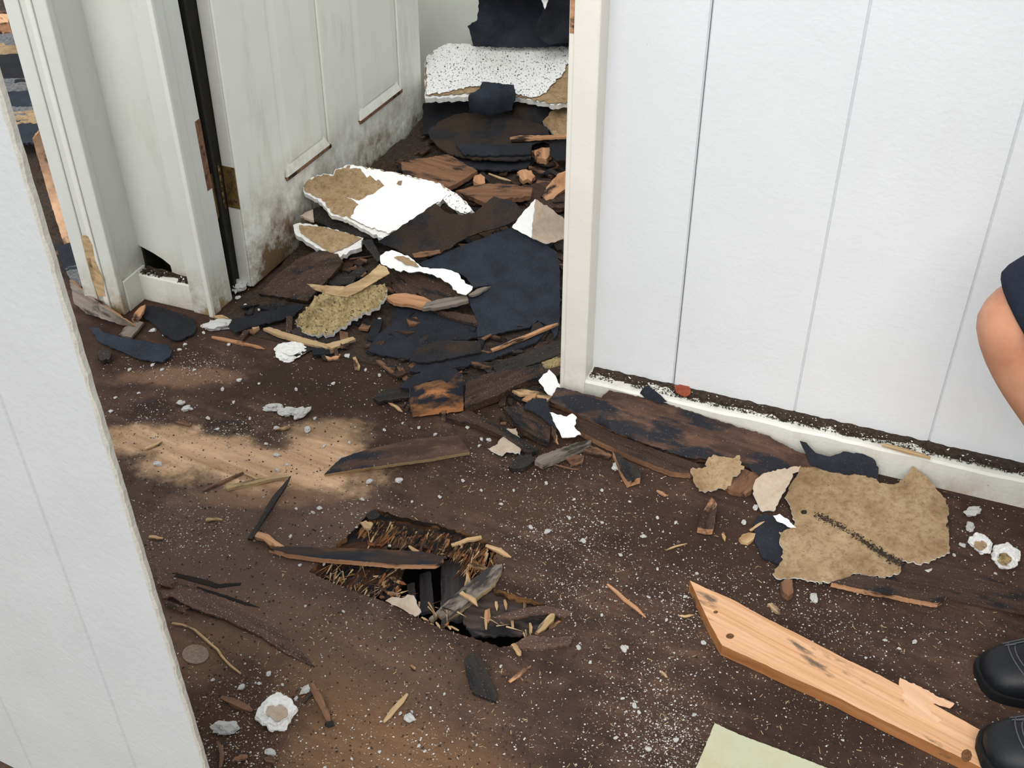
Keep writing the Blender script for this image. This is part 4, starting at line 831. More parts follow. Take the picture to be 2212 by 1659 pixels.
# broken fibres of the upper ply layer, running down-left across the opening
for i in range(62):
    u_ = rng.random(); x = 800 + 245 * u_ + rng.uniform(-10, 10); y = 1118 + 62 * u_ + rng.uniform(-2, 26)
    l = rng.uniform(14, 58) * (0.6 if u_ > .55 else 1); a = math.radians(rng.gauss(122, 12))
    stick('splinter', None, None, '%f,%f,%f %f,%f,%f' % (x, y, rng.uniform(-.008, .001), x + l * math.cos(a), y + l * math.sin(a), rng.uniform(-.014, -.004)), rng.uniform(.003, .009), rng.choice(['splint', 'splint', 'straw', 'orangered', 'splintdark', 'darkwood']), parent=floor, mound=False)
for i in range(34):
    x = rng.uniform(800, 866); y = rng.uniform(1210, 1296); l = rng.uniform(8, 34); a = math.radians(rng.choice([rng.gauss(120, 9), rng.gauss(20, 15)]))
    stick('splinter', None, None, '%f,%f,%f %f,%f,%f' % (x, y, rng.uniform(-.007, -.002), x + l * math.cos(a), y + l * math.sin(a), rng.uniform(-.010, -.003)), rng.uniform(.002, .007), rng.choice(['splint', 'straw', 'orangered', 'slate', 'splintdark']), parent=floor, mound=False)
for i in range(22):
    x = rng.uniform(690, 800); y = 1180 + rng.uniform(0, 70); l = rng.uniform(10, 34); a = math.radians(rng.gauss(125, 25))
    stick('splinter', None, None, '%f,%f,-.006 %f,%f,-.008' % (x, y, x + l * math.cos(a), y + l * math.sin(a)), rng.uniform(.002, .006), rng.choice(['slate', 'splintdark', 'splint']), parent=floor, mound=False)
for i in range(26):
    x = rng.uniform(1000, 1075); y = rng.uniform(1165, 1225); l = rng.uniform(10, 40); a = math.radians(rng.gauss(118, 18))
    stick('splinter', None, None, '%f,%f,%f %f,%f,%f' % (x, y, rng.uniform(-.02, 0), x + l * math.cos(a), y + l * math.sin(a), rng.uniform(-.03, -.008)), rng.uniform(.002, .006), rng.choice(['splint', 'splint', 'straw', 'orangered', 'splintdark', 'darkwood']), parent=floor, mound=False)
for i in range(9):
    x = 905 + i * 9 + rng.uniform(-4, 4); y = 1338 + i * 2.8 + rng.uniform(-8, 2); l = rng.uniform(6, 20); a = math.radians(rng.gauss(35, 40))
    stick('splinter', None, None, '%f,%f,-.002 %f,%f,-.002' % (x, y, x + l * math.cos(a), y + l * math.sin(a)), rng.uniform(.002, .005), rng.choice(['straw', 'orangered', 'lath']), parent=floor, mound=False)
for p in ('975,1178,-.002 1010,1166,0 1040,1160,.002', '1050,1178,.002 1080,1190,.003 1104,1204,.004', '1012,1220,-.004 1034,1226,-.002 1056,1234,0', '1010,1236,-.01 1012,1256,-.008 1004,1272,-.008', '1108,1392,.003 1116,1402,.004 1124,1416,.004', '884,1180,-.002 906,1196,-.004 930,1210,-.002'):
    stick('splinter', None, None, p, .008, 'straw', parent=floor, mound=False)
for i in range(40):
    u_ = rng.random(); x = 800 + 245 * u_ + rng.uniform(-12, 12); y = 1128 + 62 * u_ + rng.uniform(0, 40); r_ = rng.uniform(5, 15); z_ = rng.uniform(-.012, -.003)
    if inside([(870, 1225), (960, 1205), (1010, 1190), (1040, 1230), (960, 1340), (850, 1290)], x, y): continue
    a0 = rng.uniform(-.2, .6)
    pts_ = [(x + r_ * (1.7 * cx2 * math.cos(a0) - cy2 * math.sin(a0)), y + r_ * (1.7 * cx2 * math.sin(a0) + cy2 * math.cos(a0)) * .6, z_ + cy2 * .002) for cx2, cy2 in ((-1, -.6), (.8, -.8), (1.1, .2), (.3, .7), (-.9, .6))]
    sheet('torn_chip', None, None, pts_, rng.choice(['splint', 'orangered', 'splintdark', 'straw', 'splintdark', 'darkwood']), .002, parent=floor, mound=False, jag=1.2, step=5)
def fibres(n, fx, ang, sp, z0, z1, mats, seed):
    rng = random.Random(seed); bm = bmesh.new()
    for _ in range(n):
        x, y = fx(rng); l = rng.uniform(8, 46); a = math.radians(rng.gauss(ang, sp)); za, zb_ = rng.uniform(z0, z1), rng.uniform(z0, z1)
        p0, p1 = P(x, y, za), P(x + l * math.cos(a), y + l * math.sin(a), zb_); r = rng.uniform(.0006, .0018); sd_ = (p1 - p0).cross(Vector((0, 0, 1))).normalized() * r; u2 = Vector((0, 0, r))
        v = [bm.verts.new(q_) for q_ in (p0 - sd_, p0 + sd_, p0 + u2, p1)]; mi = rng.randrange(len(mats))
        for f in ((0, 1, 2), (0, 1, 3), (1, 2, 3), (0, 2, 3)): bm.faces.new([v[i] for i in f]).material_index = mi
    o = bm_obj('splinter_fibres', bm, mats, None, floor); o['kind'] = 'stuff'
def fA(r): u_ = r.random(); return 795 + 260 * u_ + r.uniform(-8, 8), 1112 + 62 * u_ + r.uniform(0, 34)
fibres(340, fA, 122, 14, -.012, .001, ['straw', 'splint', 'orangered', 'splint', 'splintdark'], 31)
fibres(160, lambda r: (r.uniform(700, 866), r.uniform(1205, 1292)), 122, 25, -.008, -.001, ['splint', 'straw', 'splintdark', 'slate'], 32)
fibres(120, lambda r: (r.uniform(1000, 1078), r.uniform(1170, 1232)), 115, 20, -.02, .001, ['splint', 'straw', 'orangered', 'splintdark'], 33)
fibres(34, lambda r: ((lambda k: (690 + 520 * k, 1240 + 150 * k + r.uniform(-10, 4)))(r.random())), 30, 35, -.004, .002, ['straw', 'lath', 'splint'], 34)
# torn veneer beside the left panel
fl('torn_veneer', 'brownfloor', .004, '352,1292,.012 372,1288,.012 400,1306,.012 440,1322,.009 480,1334,.008 560,1372,.006 620,1412,.004 680,1440,.002 600,1350,.0015 480,1290,.0015 400,1262,.0015 345,1256,.0015', .003, jag=1)
fl('torn_veneer', 'brownfloor', .006, '335,1215,.010 352,1226,.014 368,1238,.016 380,1240,.014 372,1248,.014 384,1256,.010 368,1262,.014 376,1268,.010 356,1266,.014 340,1262,.012', .002, jag=2)
fl('torn_veneer', 'brownfloor', .004, '352,1296,.010 380,1304,.014 410,1312,.012 400,1318,.010 420,1330,.008 380,1318,.008 356,1310,.008', .002, jag=1.5)
stick('crack', None, None, '372,1240,.0008 420,1252,.0008 470,1266,.0008 520,1262,.0004', .010, 'soil', parent=floor, mound=False, flat=.12)
stick('crack', None, None, '425,1268,.0008 490,1290,.0008 560,1312,.0004', .005, 'soil', parent=floor, mound=False, flat=.2)
S('plank', 'narrow black plank lying across the hole', WD, 'slate2', .010, .014, '580,1184 600,1180 690,1182 782,1185 850,1188 912,1191 936,1196 958,1206 950,1214 940,1219 890,1220 844,1218 770,1212 692,1206 620,1196', side='orangewood', jag=.5, mound=False)
S('plank', 'broken grey plank jutting out of the hole', WD, 'greywood', .012, .02, '926,1336,-.006 960,1304,.0 1000,1268,.008 1030,1244,.014 1050,1229,.018 1070,1220,.020 1085,1218,.020 1082,1236,.018 1070,1258,.012 1050,1276,.006 1033,1288,.004 1000,1314,-.002 985,1326,-.004 970,1336,-.006 958,1352,-.010 949,1354,-.010 956,1336,-.006 945,1326,-.006 932,1346,-.008', side='lath', jag=1.2, mound=False)
stick('splinter', 'pale shaving bent over the broken grey plank', 'splinter', '996,1280,.010 1014,1290,.010 1032,1310,.006', .008, 'straw', mound=False)
S('drywall_scrap', 'crumpled grey drywall scrap on the near rim of the hole', DW_, 'kraftpink', .004, .008, '832,1298,.004 845,1290,.010 868,1292,.012 880,1284,.02 892,1286,.022 898,1304,.014 908,1322,.006 896,1332,.003 870,1316,.002', side='gypsum', jag=1.5, mound=False)
S('wood_chip', 'grey black flap at the upper left tip of the hole', 'chip', 'slate', .003, .006, '790,1112 800,1104 812,1100 822,1112 812,1120 798,1122', jag=2, mound=False)
S('wood_chip', 'pale wood flake at the left rim of the hole', 'chip', 'lath', .004, .006, '778,1128 790,1124 806,1130 800,1142 786,1140', jag=1.5, mound=False)
# round pale disc and black pebble
S('round_disc', 'flat round pale disc beside the left panel', 'disc', 'palefloor', .0015, .0016, [(422 + 29 * math.cos(a), 1413 + 21 * math.sin(a), .0016) for a in [i * math.tau / 22 for i in range(22)]], jag=.5, mound=False, step=30)

# ================================================================== PLASTER CRUMBS
def crumb_mesh(seed, sub=2):
    bm = bmesh.new(); bmesh.ops.create_icosphere(bm, subdivisions=sub, radius=1.0); o3 = Vector((seed * 3.7, seed * 1.3, 0))
    for v in bm.verts:
        k = 1 + 0.55 * mnoise.noise(v.co * 1.1 + o3) + 0.35 * mnoise.noise(v.co * 2.6 + o3) + (0.15 * mnoise.noise(v.co * 6 + o3) if sub > 2 else 0)
        v.co = Vector((v.co.x * k, v.co.y * k * 0.78, v.co.z * k * 0.55))
    z = min(v.co.z for v in bm.verts)
    for v in bm.verts: v.co.z = max(v.co.z, z * 0.7) - z * 0.7
    me = bpy.data.meshes.new('plaster_crumb'); bm.to_mesh(me); bm.free(); return me
CM = [crumb_mesh(i) for i in range(1, 8)]
for me in CM: me.materials.append(MT['plaster'])
def crumb(px, py, size, label, group='loose plaster crumbs', rot=None, el=1.0, name='plaster_crumb', cat='plaster', mesh=None, dz=0.0, mat=None):
    p = PM(px, py, dz); depth = -(R.transposed() @ (p - CAM)).z; r = size * 0.5 * depth / F
    o = bpy.data.objects.new(name, mesh or CM[int(px * 7 + py) % len(CM)]); COL.objects.link(o)
    o.location = p; o.scale = (r * 1.1 * el, r, r * 1.1); o.rotation_euler.z = rot if rot is not None else (px * 1.7 + py) % 6.28
    tag(o, label, cat, group if group else None); return o
CR = '''331,716,14 355,723,11 437,706,10 515,645,12 530,661,10 388,757,9 495,746,9 750,771,14 517,823,11 481,842,10 665,931,18 597,926,11 342,1004,17 597,985,12 755,957,8
798,1043,15 783,1080,9 600,1017,10 661,1493,24 884,1555,24 581,1457,12 522,1487,16 585,1627,22 1040,950,9 1056,952,11 1035,964,7 1083,957,0 325,690,9 366,640,8 347,578,10 308,700,7
1120,1010,10 1082,1090,8 1146,1140,12 1182,1150,14 1110,1060,7 862,1040,16 1388,830,20 1330,1012,20 1340,1004,12 1505,1240,8 1606,1130,14 1632,1098,16 1700,1126,10 2078,1180,14 2108,1160,12 2002,1238,20 1970,1232,8 2060,1200,9 2022,1245,9
1757,1294,24 1962,1240,8 2120,1250,9 2150,1240,7 1975,1388,12 1912,1384,9 1942,1402,8 1870,1422,7 1820,1600,7 1352,1400,12 1275,1432,8 1250,1400,12 1348,1403,16 1520,1390,12 1345,1510,8 1370,1525,14 1380,1540,10
1460,1600,12 1500,1545,10 1330,1595,10 1400,1620,14 960,1500,7 1082,1440,8 742,1322,7 660,1310,6 700,1220,8 648,1222,8 842,1180,7 712,1186,6 628,1160,9 676,1108,9 640,1100,7 690,1100,12 770,1140,6
460,1470,9 560,1478,9 610,1480,8 640,1510,10 865,1542,9 890,1538,7 702,1660,8 760,1640,7 820,1625,8 905,1612,9 918,1624,8 1030,1610,6 450,905,10 470,928,8 540,905,8 240,890,10 418,880,0 560,830,7 505,870,8 640,842,9 720,830,9 790,800,8 820,812,9
575,960,8 620,1005,7 700,965,9 680,905,8 735,990,7 830,930,9 870,915,7 905,925,8 940,940,9 1010,925,10 1000,1040,9 1040,1060,7 950,1075,9 890,1085,7 1180,1045,9 1240,1080,8 1300,1060,9 1360,1085,7 1420,1120,9 1390,1160,12 1460,1130,9 1300,1130,8 1260,1170,12 1230,1120,9 1340,1200,9 1420,1230,8 1480,1290,9 1440,1340,8 1400,1290,7 1300,1330,8
700,560,7 640,700,8 745,600,7 820,690,8 770,585,7 900,690,7 960,640,6 760,460,6 700,420,0 980,360,6 910,358,7 1075,420,5 1160,340,5 1090,330,5 990,300,5 1000,270,4 620,600,7 590,640,8 560,670,9 600,690,8 520,690,7 440,720,9 400,745,8 300,760,9 330,790,10 280,800,9 350,800,8 420,800,7 250,860,8 300,850,7'''
LM = {'the foot of the wall stub': (360, 650), 'the blue black curved felt strip': (290, 750), 'the hinge corner of the door': (520, 640), 'the long weathered lath': (650, 730), 'the jagged pink cornered chunk': (627, 762), 'the row of three plaster lumps': (622, 890), 'the two cream cubes': (398, 879), 'the tan split stick': (560, 1042), 'the dark square stick': (584, 1097), 'the long triangular charred plank': (860, 975), 'the broken wood block': (943, 855), 'the three pointed paper scrap': (1092, 955), 'the large charred plank': (1450, 930), 'the thin dark plank': (1380, 970), 'the notched tan paper scrap': (1550, 1020), 'the pinkish paper scrap': (1670, 1055), 'the big tan paper sheet': (1860, 1130), 'the two tan faced chunks': (2145, 1195), 'the plank tail by the paper': (1920, 1270), 'the tip of the lumber': (1500, 1270), 'the middle of the lumber': (1800, 1450), 'the pale green board': (1600, 1620), 'the hole in the floor': (930, 1250), 'the right end of the hole': (1215, 1337), 'the left tip of the black plank': (600, 1182), 'the blackened fin shaped wood': (1035, 1460), 'the yellowish twig': (855, 1530), 'the orange brown stick': (692, 1520), 'the tan faced chunk': (598, 1543), 'the curved pale fibre': (445, 1385), 'the long thin splinter': (1350, 1296), 'the fine straw': (1460, 1182), 'the mouldy drywall scrap': (735, 670), 'the twisted white paper strip': (920, 585), 'the white drywall slab': (840, 430), 'the stacked felt shingles': (1060, 300), 'the large felt sheet': (1110, 620), 'the threshold felt': (920, 740), 'the dark splintered chunk': (1528, 1110), 'the tiny bright orange chip': (891, 1442)}
todo = {}
for tok in CR.split():
    x, y, s_ = map(float, tok.split(','))
    if s_ <= 0: continue
    nm, (lx, ly) = min(LM.items(), key=lambda kv: (kv[1][0] - x) ** 2 + (kv[1][1] - y) ** 2)
    dx, dy = x - lx, y - ly
    dr = ('right of' if dx > 0 else 'left of') if abs(dx) > abs(dy) else ('in front of' if dy > 0 else 'behind')
    todo.setdefault((nm, dr), []).append((dx * dx + dy * dy, x, y, s_))
ORD = ['', 'second nearest ', 'third nearest ', 'fourth nearest ', 'fifth nearest ', 'sixth nearest ', 'seventh nearest ', 'eighth nearest ', 'ninth nearest ']
for (nm, dr), lst in todo.items():
    lst.sort()
    for i, (_, x, y, s_) in enumerate(lst):
        sz = 'tiny' if s_ < 9 else 'small' if s_ < 15 else 'larger'
        crumb(x, y, s_, '%s%s white plaster crumb %s %s' % (ORD[i] if len(lst) > 1 and i else ('nearest ' if len(lst) > 1 else ''), sz, dr, nm), 'loose plaster crumbs')
# distinct chunks
CB = [crumb_mesh(20 + i, 3) for i in range(8)]
for me in CB: me.materials.append(MT['plaster'])
for i, (x, y, s_, el, rot, lab) in enumerate((
    (517, 624, 42, 0.8, 1.4, 'upright white plaster lump at the door hinge corner'),
    (470, 709, 34, 1.5, 0.2, 'wide white plaster lump below the hinge casing'),
    (590, 886, 26, 1.3, 0.1, 'left lump in the row of three plaster lumps'),
    (626, 893, 30, 1.4, 0.0, 'middle lump in the row of three plaster lumps'),
    (650, 898, 30, 1.3, 0.9, 'right lump in the row of three plaster lumps'),
    (391, 873, 16, 1.0, 0.5, 'left of two small cream cubes on the floor'),
    (405, 885, 18, 1.0, 0.1, 'right of two small cream cubes on the floor'),
    (490, 1578, 38, 1.3, 0.1, 'smooth white plaster lump near the bottom left'),
    (1386, 835, 20, 1.0, 0.1, 'white plaster lump on the sill above the charred plank'),
    (2098, 1110, 26, 1.3, 0.4, 'white plaster shard right of the big tan paper near the sill'),
    (2095, 1142, 24, 0.9, 1.2, 'mossy grey plaster lump right of the big tan paper'),
    (1098, 965, 0, 1, 0, ''))):
    if s_: crumb(x, y, s_, lab, None, rot, el, 'plaster_lump', 'plaster', CB[i % 8], 0.0 if 'sill' not in lab or 'above' not in lab else 0.0)
def faced_chunk(px, py, size, label, outline, cmat='kraft', h=.02):
    e = empty('plaster_chunk', P(px, py), label, 'plaster'); k = size / 100.0
    p = P(px, py); depth = -(R.transposed() @ (p - CAM)).z; r = size * .5 * depth / F
    bm = bmesh.new(); bmesh.ops.create_icosphere(bm, subdivisions=4, radius=1.0); o3 = Vector((px, py, 0))
    for v in bm.verts:
        d3 = v.co.copy(); q_ = 1 + .35 * mnoise.noise(d3 * 1.3 + o3) + .22 * mnoise.noise(d3 * 3.1 + o3) + .10 * mnoise.noise(d3 * 8 + o3)
        v.co = p + Vector((d3.x * q_ * r, d3.y * q_ * r * 1.1, max(0.0, min((d3.z * q_ * .75 + .35) * h, h * (1 + .06 * mnoise.noise(d3 * 5))))))
    bm_obj('gypsum_body', bm, 'gypsum', None, e)
    fi = [(px + x * k * .62, py + y * k * .5 - 5 * k, h * 1.06) for x, y in outline]
    sheet('paper_face', None, None, fi, cmat, .0012, parent=e, jag=2.0, step=5, wob=.0003, mound=False)
OC = [(-50, -5), (-42, -34), (-14, -40), (-6, -30), (10, -46), (30, -34), (48, -14), (50, 8), (30, 30), (14, 44), (-10, 46), (-24, 28), (-44, 16)]
faced_chunk(598, 1543, 78, 'large plaster chunk with a tan paper face near the bottom left', OC, 'kraftpink', .018)
faced_chunk(2118, 1180, 46, 'left of two plaster chunks with tan faces at the far right', OC, 'kraft', .016)
faced_chunk(2170, 1210, 54, 'right of two plaster chunks with tan faces at the far right', [(y, x) for x, y in OC][::-1], 'kraftmold', .02)
faced_chunk(627, 762, 62, 'jagged white plaster chunk with a pink corner before the threshold', [(x, y * .6) for x, y in OC], 'gypsum', .012)
crumb(712, 1568, 20, 'black pebble at the end of the orange brown stick', None, 0, 1.0, 'pebble', 'pebble', None)
pb = bpy.data.objects['pebble']; pb.data = pb.data.copy(); pb.data.materials.clear(); pb.data.materials.append(MT['slate'])

# ================================================================== FINE LITTER (nobody could count it)
def proj(p):
    c = R.transposed() @ (p - CAM); return CX + F * c.x / -c.z, CY - F * c.y / -c.z
CL = [(1190, 1140, 70, 40, 420), (1400, 1520, 70, 120, 800), (1460, 1600, 50, 50, 500), (1500, 1290, 60, 45, 350), (400, 1140, 80, 40, 500), (490, 925, 40, 14, 160), (330, 900, 40, 30, 160), (590, 930, 40, 30, 120), (410, 790, 60, 20, 260), (1280, 1180, 90, 70, 500), (540, 1500, 70, 40, 260), (1120, 1010, 90, 30, 260), (1700, 1290, 150, 60, 500), (900, 850, 120, 40, 260), (1220, 1290, 60, 40, 220), (1750, 1400, 160, 80, 500), (520, 1620, 60, 40, 300), (880, 1600, 120, 50, 200), (1090, 1260, 0, 0, 0), (760, 1120, 60, 40, 150), (900, 1330, 140, 50, 260)]
hole_px = [(x, y) for x, y in HOLE]
def specks(name, label, n, r0, r1, mat, seed, clusters=True, el=1.0, world=None, box=None, px_uniform=True, group=None):
    rng = random.Random(seed); verts = []; faces = []
    def put(px, py):
        if inside(hole_px, px, py): return
        p = PM(px, py, 0.0005 if py > 700 else 0.006); s_, t_ = st(p)
        if t_ > -0.02 and t_ < 0.004 and s_ > 0: return
        if s_ > 0 and t_ < 0: return
        dl = p - E0
        if -.03 < dl.dot(LNV) < .02 and dl.dot(LD) > -.02: return
        if t_ < 0.07 and s_ < -0.79: return
        r = r0 * (r1 / r0) ** (rng.random() ** 1.5); a = rng.uniform(0, 6.28); ca, sa = math.cos(a), math.sin(a)
        b0 = len(verts)
        for x, y, z in ((-el, -.5, 0), (el, -.6, 0), (.7 * el, .6, 0), (-.6 * el, .7, 0), (rng.uniform(-.3, .3), rng.uniform(-.2, .2), rng.uniform(.5, 1.0) / max(1, el * .7))):
            x *= rng.uniform(.7, 1.2); y *= rng.uniform(.7, 1.2)
            verts.append((p.x + (x * ca - y * sa) * r, p.y + (x * sa + y * ca) * r, p.z + z * r))
        faces.extend([(b0, b0 + 1, b0 + 4), (b0 + 1, b0 + 2, b0 + 4), (b0 + 2, b0 + 3, b0 + 4), (b0 + 3, b0, b0 + 4)])
    for _ in range(n):
        x, y = rng.uniform(-350, 2500), rng.uniform(560 if rng.random() < .25 else 760, 1700); put(x, y)
    if clusters:
        for cx_, cy_, sx, sy, k in CL:
            for _ in range(k): put(rng.gauss(cx_, sx), rng.gauss(cy_, sy))
    me = bpy.data.meshes.new(name); me.from_pydata(verts, [], faces); me.update()
    o = link(name, me, mat); tag(o, label, 'litter', None, 'stuff'); return o
specks('plaster_dust', 'fine white plaster specks strewn over the floor', 8500, .0003, .0020, 'dust', 1)
specks('plaster_grit', 'tan and grey grit strewn over the floor', 9000, .0004, .0018, 'grit', 2)
specks('dirt_crumbs', 'dark dirt crumbs strewn over the floor', 12000, .0005, .0024, 'dirt', 3, False)
specks('wood_fibres', 'short pale wood fibres strewn over the floor', 2600, .0004, .0011, 'lath', 4, False, 4.5)
# dark scraps covering the heap inside the doorway
def scraps(name, label, n, mats, seed, smin, smax, region, lift):
    rng = random.Random(seed); bm = bmesh.new()
    for _ in range(n):
        s_, t_ = rng.uniform(*region[0]), rng.uniform(*region[1]); p = ST(s_, t_)
        if t_ < -0.11 and s_ < door_s(t_) + 0.06: continue
        p.z = M(p) + lift; l, w_ = rng.uniform(smin, smax), rng.uniform(smin, smax) * .35; a = rng.uniform(0, 6.28)
        ax = Vector((math.cos(a), math.sin(a), rng.uniform(-.3, .3))); sd_ = Vector((-math.sin(a), math.cos(a), rng.uniform(-.3, .3))); u2 = Vector((0, 0, 1)) * rng.uniform(.002, .006)
        q = [p + ax * x * l + sd_ * y * w_ for x, y in ((-.5, -.5), (.5, -.4), (.45, .5), (-.4, .45))]
        v = [bm.verts.new(c) for c in q] + [bm.verts.new(c + u2) for c in q]; mi = rng.randrange(len(mats))
        for f in ((3, 2, 1, 0), (4, 5, 6, 7), (0, 1, 5, 4), (1, 2, 6, 5), (2, 3, 7, 6), (3, 0, 4, 7)): bm.faces.new([v[i] for i in f]).material_index = mi
    o = bm_obj(name, bm, mats, (0, 0, 0)); tag(o, label, 'litter', None, 'stuff')
scraps('wood_scraps', 'small dark wood scraps filling the heap in the doorway', 900, ['darkwood', 'slate', 'feltblack', 'brownwood', 'darkwood'], 5, .015, .07, ((-.76, -.03), (.05, -1.6)), .004)
scraps('wood_scraps', 'small dark scraps outside the far left casing', 260, ['greywood', 'slate', 'felt', 'brownwood'], 6, .03, .12, ((-2.5, -1.15), (-.08, -1.6)), .004)
scraps('wood_scraps', 'small dark scraps beside the foot of the right casing', 60, ['darkwood', 'slate', 'brownwood', 'darkwood'], 8, .008, .03, ((-.3, .0), (.02, .14)), .003)
# dirt lying on the sill ledges
def ledge(name, label, s0, s1, t0, t1, z, n, mat, seed, r0, r1, parent, bed=0.0):
    rng = random.Random(seed); bm = bmesh.new()
    for _ in range(n):
        s_ = rng.uniform(s0, s1); t_ = t0 + (t1 - t0) * (rng.random() ** .8); c = ST(s_, t_, z); r = rng.uniform(r0, r1)
        if mnoise.noise(Vector((s_ * 14, 0, 0))) < -0.35 and t_ > t0 + (t1 - t0) * .5: continue
        vs = [bm.verts.new(c + Vector((rng.uniform(-1, 1), rng.uniform(-1, 1), rng.uniform(-.2, .9))) * r) for _ in range(4)]
        for q in ((0, 1, 2), (0, 1, 3), (1, 2, 3), (0, 2, 3)): bm.faces.new([vs[j] for j in q])
    if bed:
        m_ = int((s1 - s0) / .006); rows = []
        for i in range(m_ + 1):
            s_ = s0 + (s1 - s0) * i / m_; wv = .55 + .45 * mnoise.noise(Vector((s_ * 9, 3, 0))) + .3 * mnoise.noise(Vector((s_ * 45, 5, 0)))
            row = []
            for j in range(6):
                f = j / 5; t_ = t0 + (t1 - t0) * f * max(.25, min(1.0, wv + .25)); h = bed * (1 - f) * (.7 + .6 * mnoise.noise(Vector((s_ * 60, f * 9, 1))))
                row.append(bm.verts.new(ST(s_, t_ - .0006, z - .0008 + max(h, .0003))))
            rows.append(row)
        for r0_, r1_ in zip(rows, rows[1:]):
            for j in range(5): bm.faces.new([r0_[j], r0_[j + 1], r1_[j + 1], r1_[j]])
    o = bm_obj(name, bm, mat, None, parent); o['kind'] = 'stuff'; return o
ledge('ledge_dirt', '', 0.045, 1.5, -.045, -.012, .0575, 6500, 'dirt', 1, .0012, .0034, bb, .006)
ledge('ledge_crumbs', '', 0.05, 1.5, -.042, -.006, .060, 420, 'plaster', 2, .001, .003, bb)
ledge('ledge_dirt', '', -.98, -.84, -.034, -.008, .066, 420, 'dirt', 3, .002, .005, ws, .006)
ledge('ledge_crumbs', '', -.97, -.85, -.032, -.006, .068, 26, 'plaster', 4, .001, .004, ws)
for pts, lab, mat, dz in (('1382,850,.058 1392,836,.072 1400,832,.074 1416,846,.07 1440,868,.058 1424,870,.052 1400,864,.05', 'black felt flake standing on the sill above the charred plank', 'felt', .06),):
    S('felt_scrap', lab, FE, mat, .003, dz, pts, jag=1.2, mound=False)
stick('splinter', 'tan splinter lying in the dirt on the sill', 'splinter', '1905,960,.064 1960,975,.064 2010,990,.064', .009, 'lath', mound=False)
bpy.context.view_layer.update()

# ================================================================== OUTSIDE THE FAR LEFT CASING
S('plank', 'pale pink plank seen through the far left gap', WD, 'torn', .02, .10, '70,300,.30 86,284,.32 114,378,.18 126,414,.13 156,522,.018 138,528,.018 110,440,.10 92,376,.18', side='orangewood', jag=.5)
S('plank', 'light lumber end at the top of the far left gap', WD, 'lumber', .03, .2, '-40,34,.2 -5,30,.2 18,30,.2 18,48,.2 -5,50,.2 -40,52,.2', side='orangewood', jag=.4)
S('plank', 'brown lumber end at the very top of the far left gap', WD, 'brownwood', .03, .22, '-40,2,.2 18,-4,.2 18,26,.2 -40,28,.2', jag=.4)
for i, (y0, y1, m_, lab) in enumerate(((50, 92, 'greyshingle', 'upper grey shingle in the far left gap'), (88, 112, 'kraft', 'tan scrap between shingles in the far left gap'), (108, 170, 'feltblack', 'black felt in the far left gap'), (165, 190, 'greyshingle', 'middle grey shingle in the far left gap'), (192, 222, 'feltblue', 'blue grey shingle in the far left gap'), (220, 240, 'greyshingle', 'mossy grey shingle in the far left gap'), (236, 258, 'kraft', 'lower tan scrap in the far left gap'), (255, 300, 'feltblue', 'lower black shingle in the far left gap'))):
    x0 = y0 * .25
    S('shingle', lab, 'shingle', m_, .006, .05, '%f,%f %f,%f %f,%f %f,%f' % (x0 - 60, y0 + 6, x0 + 80, y0, x0 + 90, y1 + 6, x0 - 55, y1 + 10), jag=1.5)
S('roofing_felt', 'blue black felt at the foot of the pale pink plank', FE, 'feltblue', .003, .02, '120,530 175,522 190,575 140,585', jag=1.5)
S('shingle', 'grey shingle scrap at the lower end of the far left gap', 'shingle', 'greyshingle', .004, .02, '140,578 190,568 200,618 160,622', jag=1.5)

# ================================================================== PERSON at the right edge, knees bent, facing left
def skin_mesh(name, verts, edges, root, mats, sub=2, parent=None):
    me = bpy.data.meshes.new(name); me.from_pydata([v[0] for v in verts], edges, []); me.update()
    o = bpy.data.objects.new(name, me); COL.objects.link(o)
    md = o.modifiers.new('skin', 'SKIN'); md.use_smooth_shade = True
    for i, v in enumerate(verts):
        r = v[1] if isinstance(v[1], tuple) else (v[1], v[1]); me.skin_vertices[0].data[i].radius = r; me.skin_vertices[0].data[i].use_root = (i == root)
    sb = o.modifiers.new('sub', 'SUBSURF'); sb.levels = sub; sb.render_levels = sub
    dg = bpy.context.evaluated_depsgraph_get(); ev = o.evaluated_get(dg); m2 = bpy.data.meshes.new_from_object(ev)
    bpy.data.objects.remove(o)
    m2.name = name; m2.polygons.foreach_set('use_smooth', [True] * len(m2.polygons)); m2.materials.clear()
    return link(name, m2, mats, (0, 0, 0), parent)
A1, K1, H1 = Vector((.905, 1.10, .10)), Vector((.655, 1.235, .500)), Vector((1.0, 1.16, .80))
A2, K2, H2 = Vector((.86, .945, .125)), Vector((.70, .92, .52)), Vector((1.0, .98, .80))
V, Ed = [], []
def av(p, r, link_=None):
    V.append((Vector(p), r))
    if link_ is not None: Ed.append((link_, len(V) - 1))
    return len(V) - 1
pel = av((1.03, 1.07, .85), .125)
for A_, K_, H_ in ((A1, K1, H1), (A2, K2, H2)):
    back = Vector((.018, 0, 0)); fr = Vector((-.012, 0, .006))
    h = av(H_, .088, pel); h = av(H_.lerp(K_, .35), .080, h); h = av(H_.lerp(K_, .72), .064, h); h = av(H_.lerp(K_, .9) + fr * .5, .056, h)
    h = av(K_ + fr, .055, h); h = av(K_.lerp(A_, .12) + fr * .3, .050, h); h = av(K_.lerp(A_, .32) + back, .053, h); h = av(K_.lerp(A_, .62) + back * .6, .043, h); h = av(K_.lerp(A_, .9), .033, h); h = av(A_, .034, h); h = av(A_ + Vector((-.06, 0, -.045)), .032, h)
w_ = av((1.0, 1.07, 1.0), (.125, .10), pel); ch = av((.93, 1.07, 1.2), (.14, .105), w_); nb = av((.875, 1.07, 1.34), .07, ch); nk = av((.85, 1.07, 1.40), .052, nb)
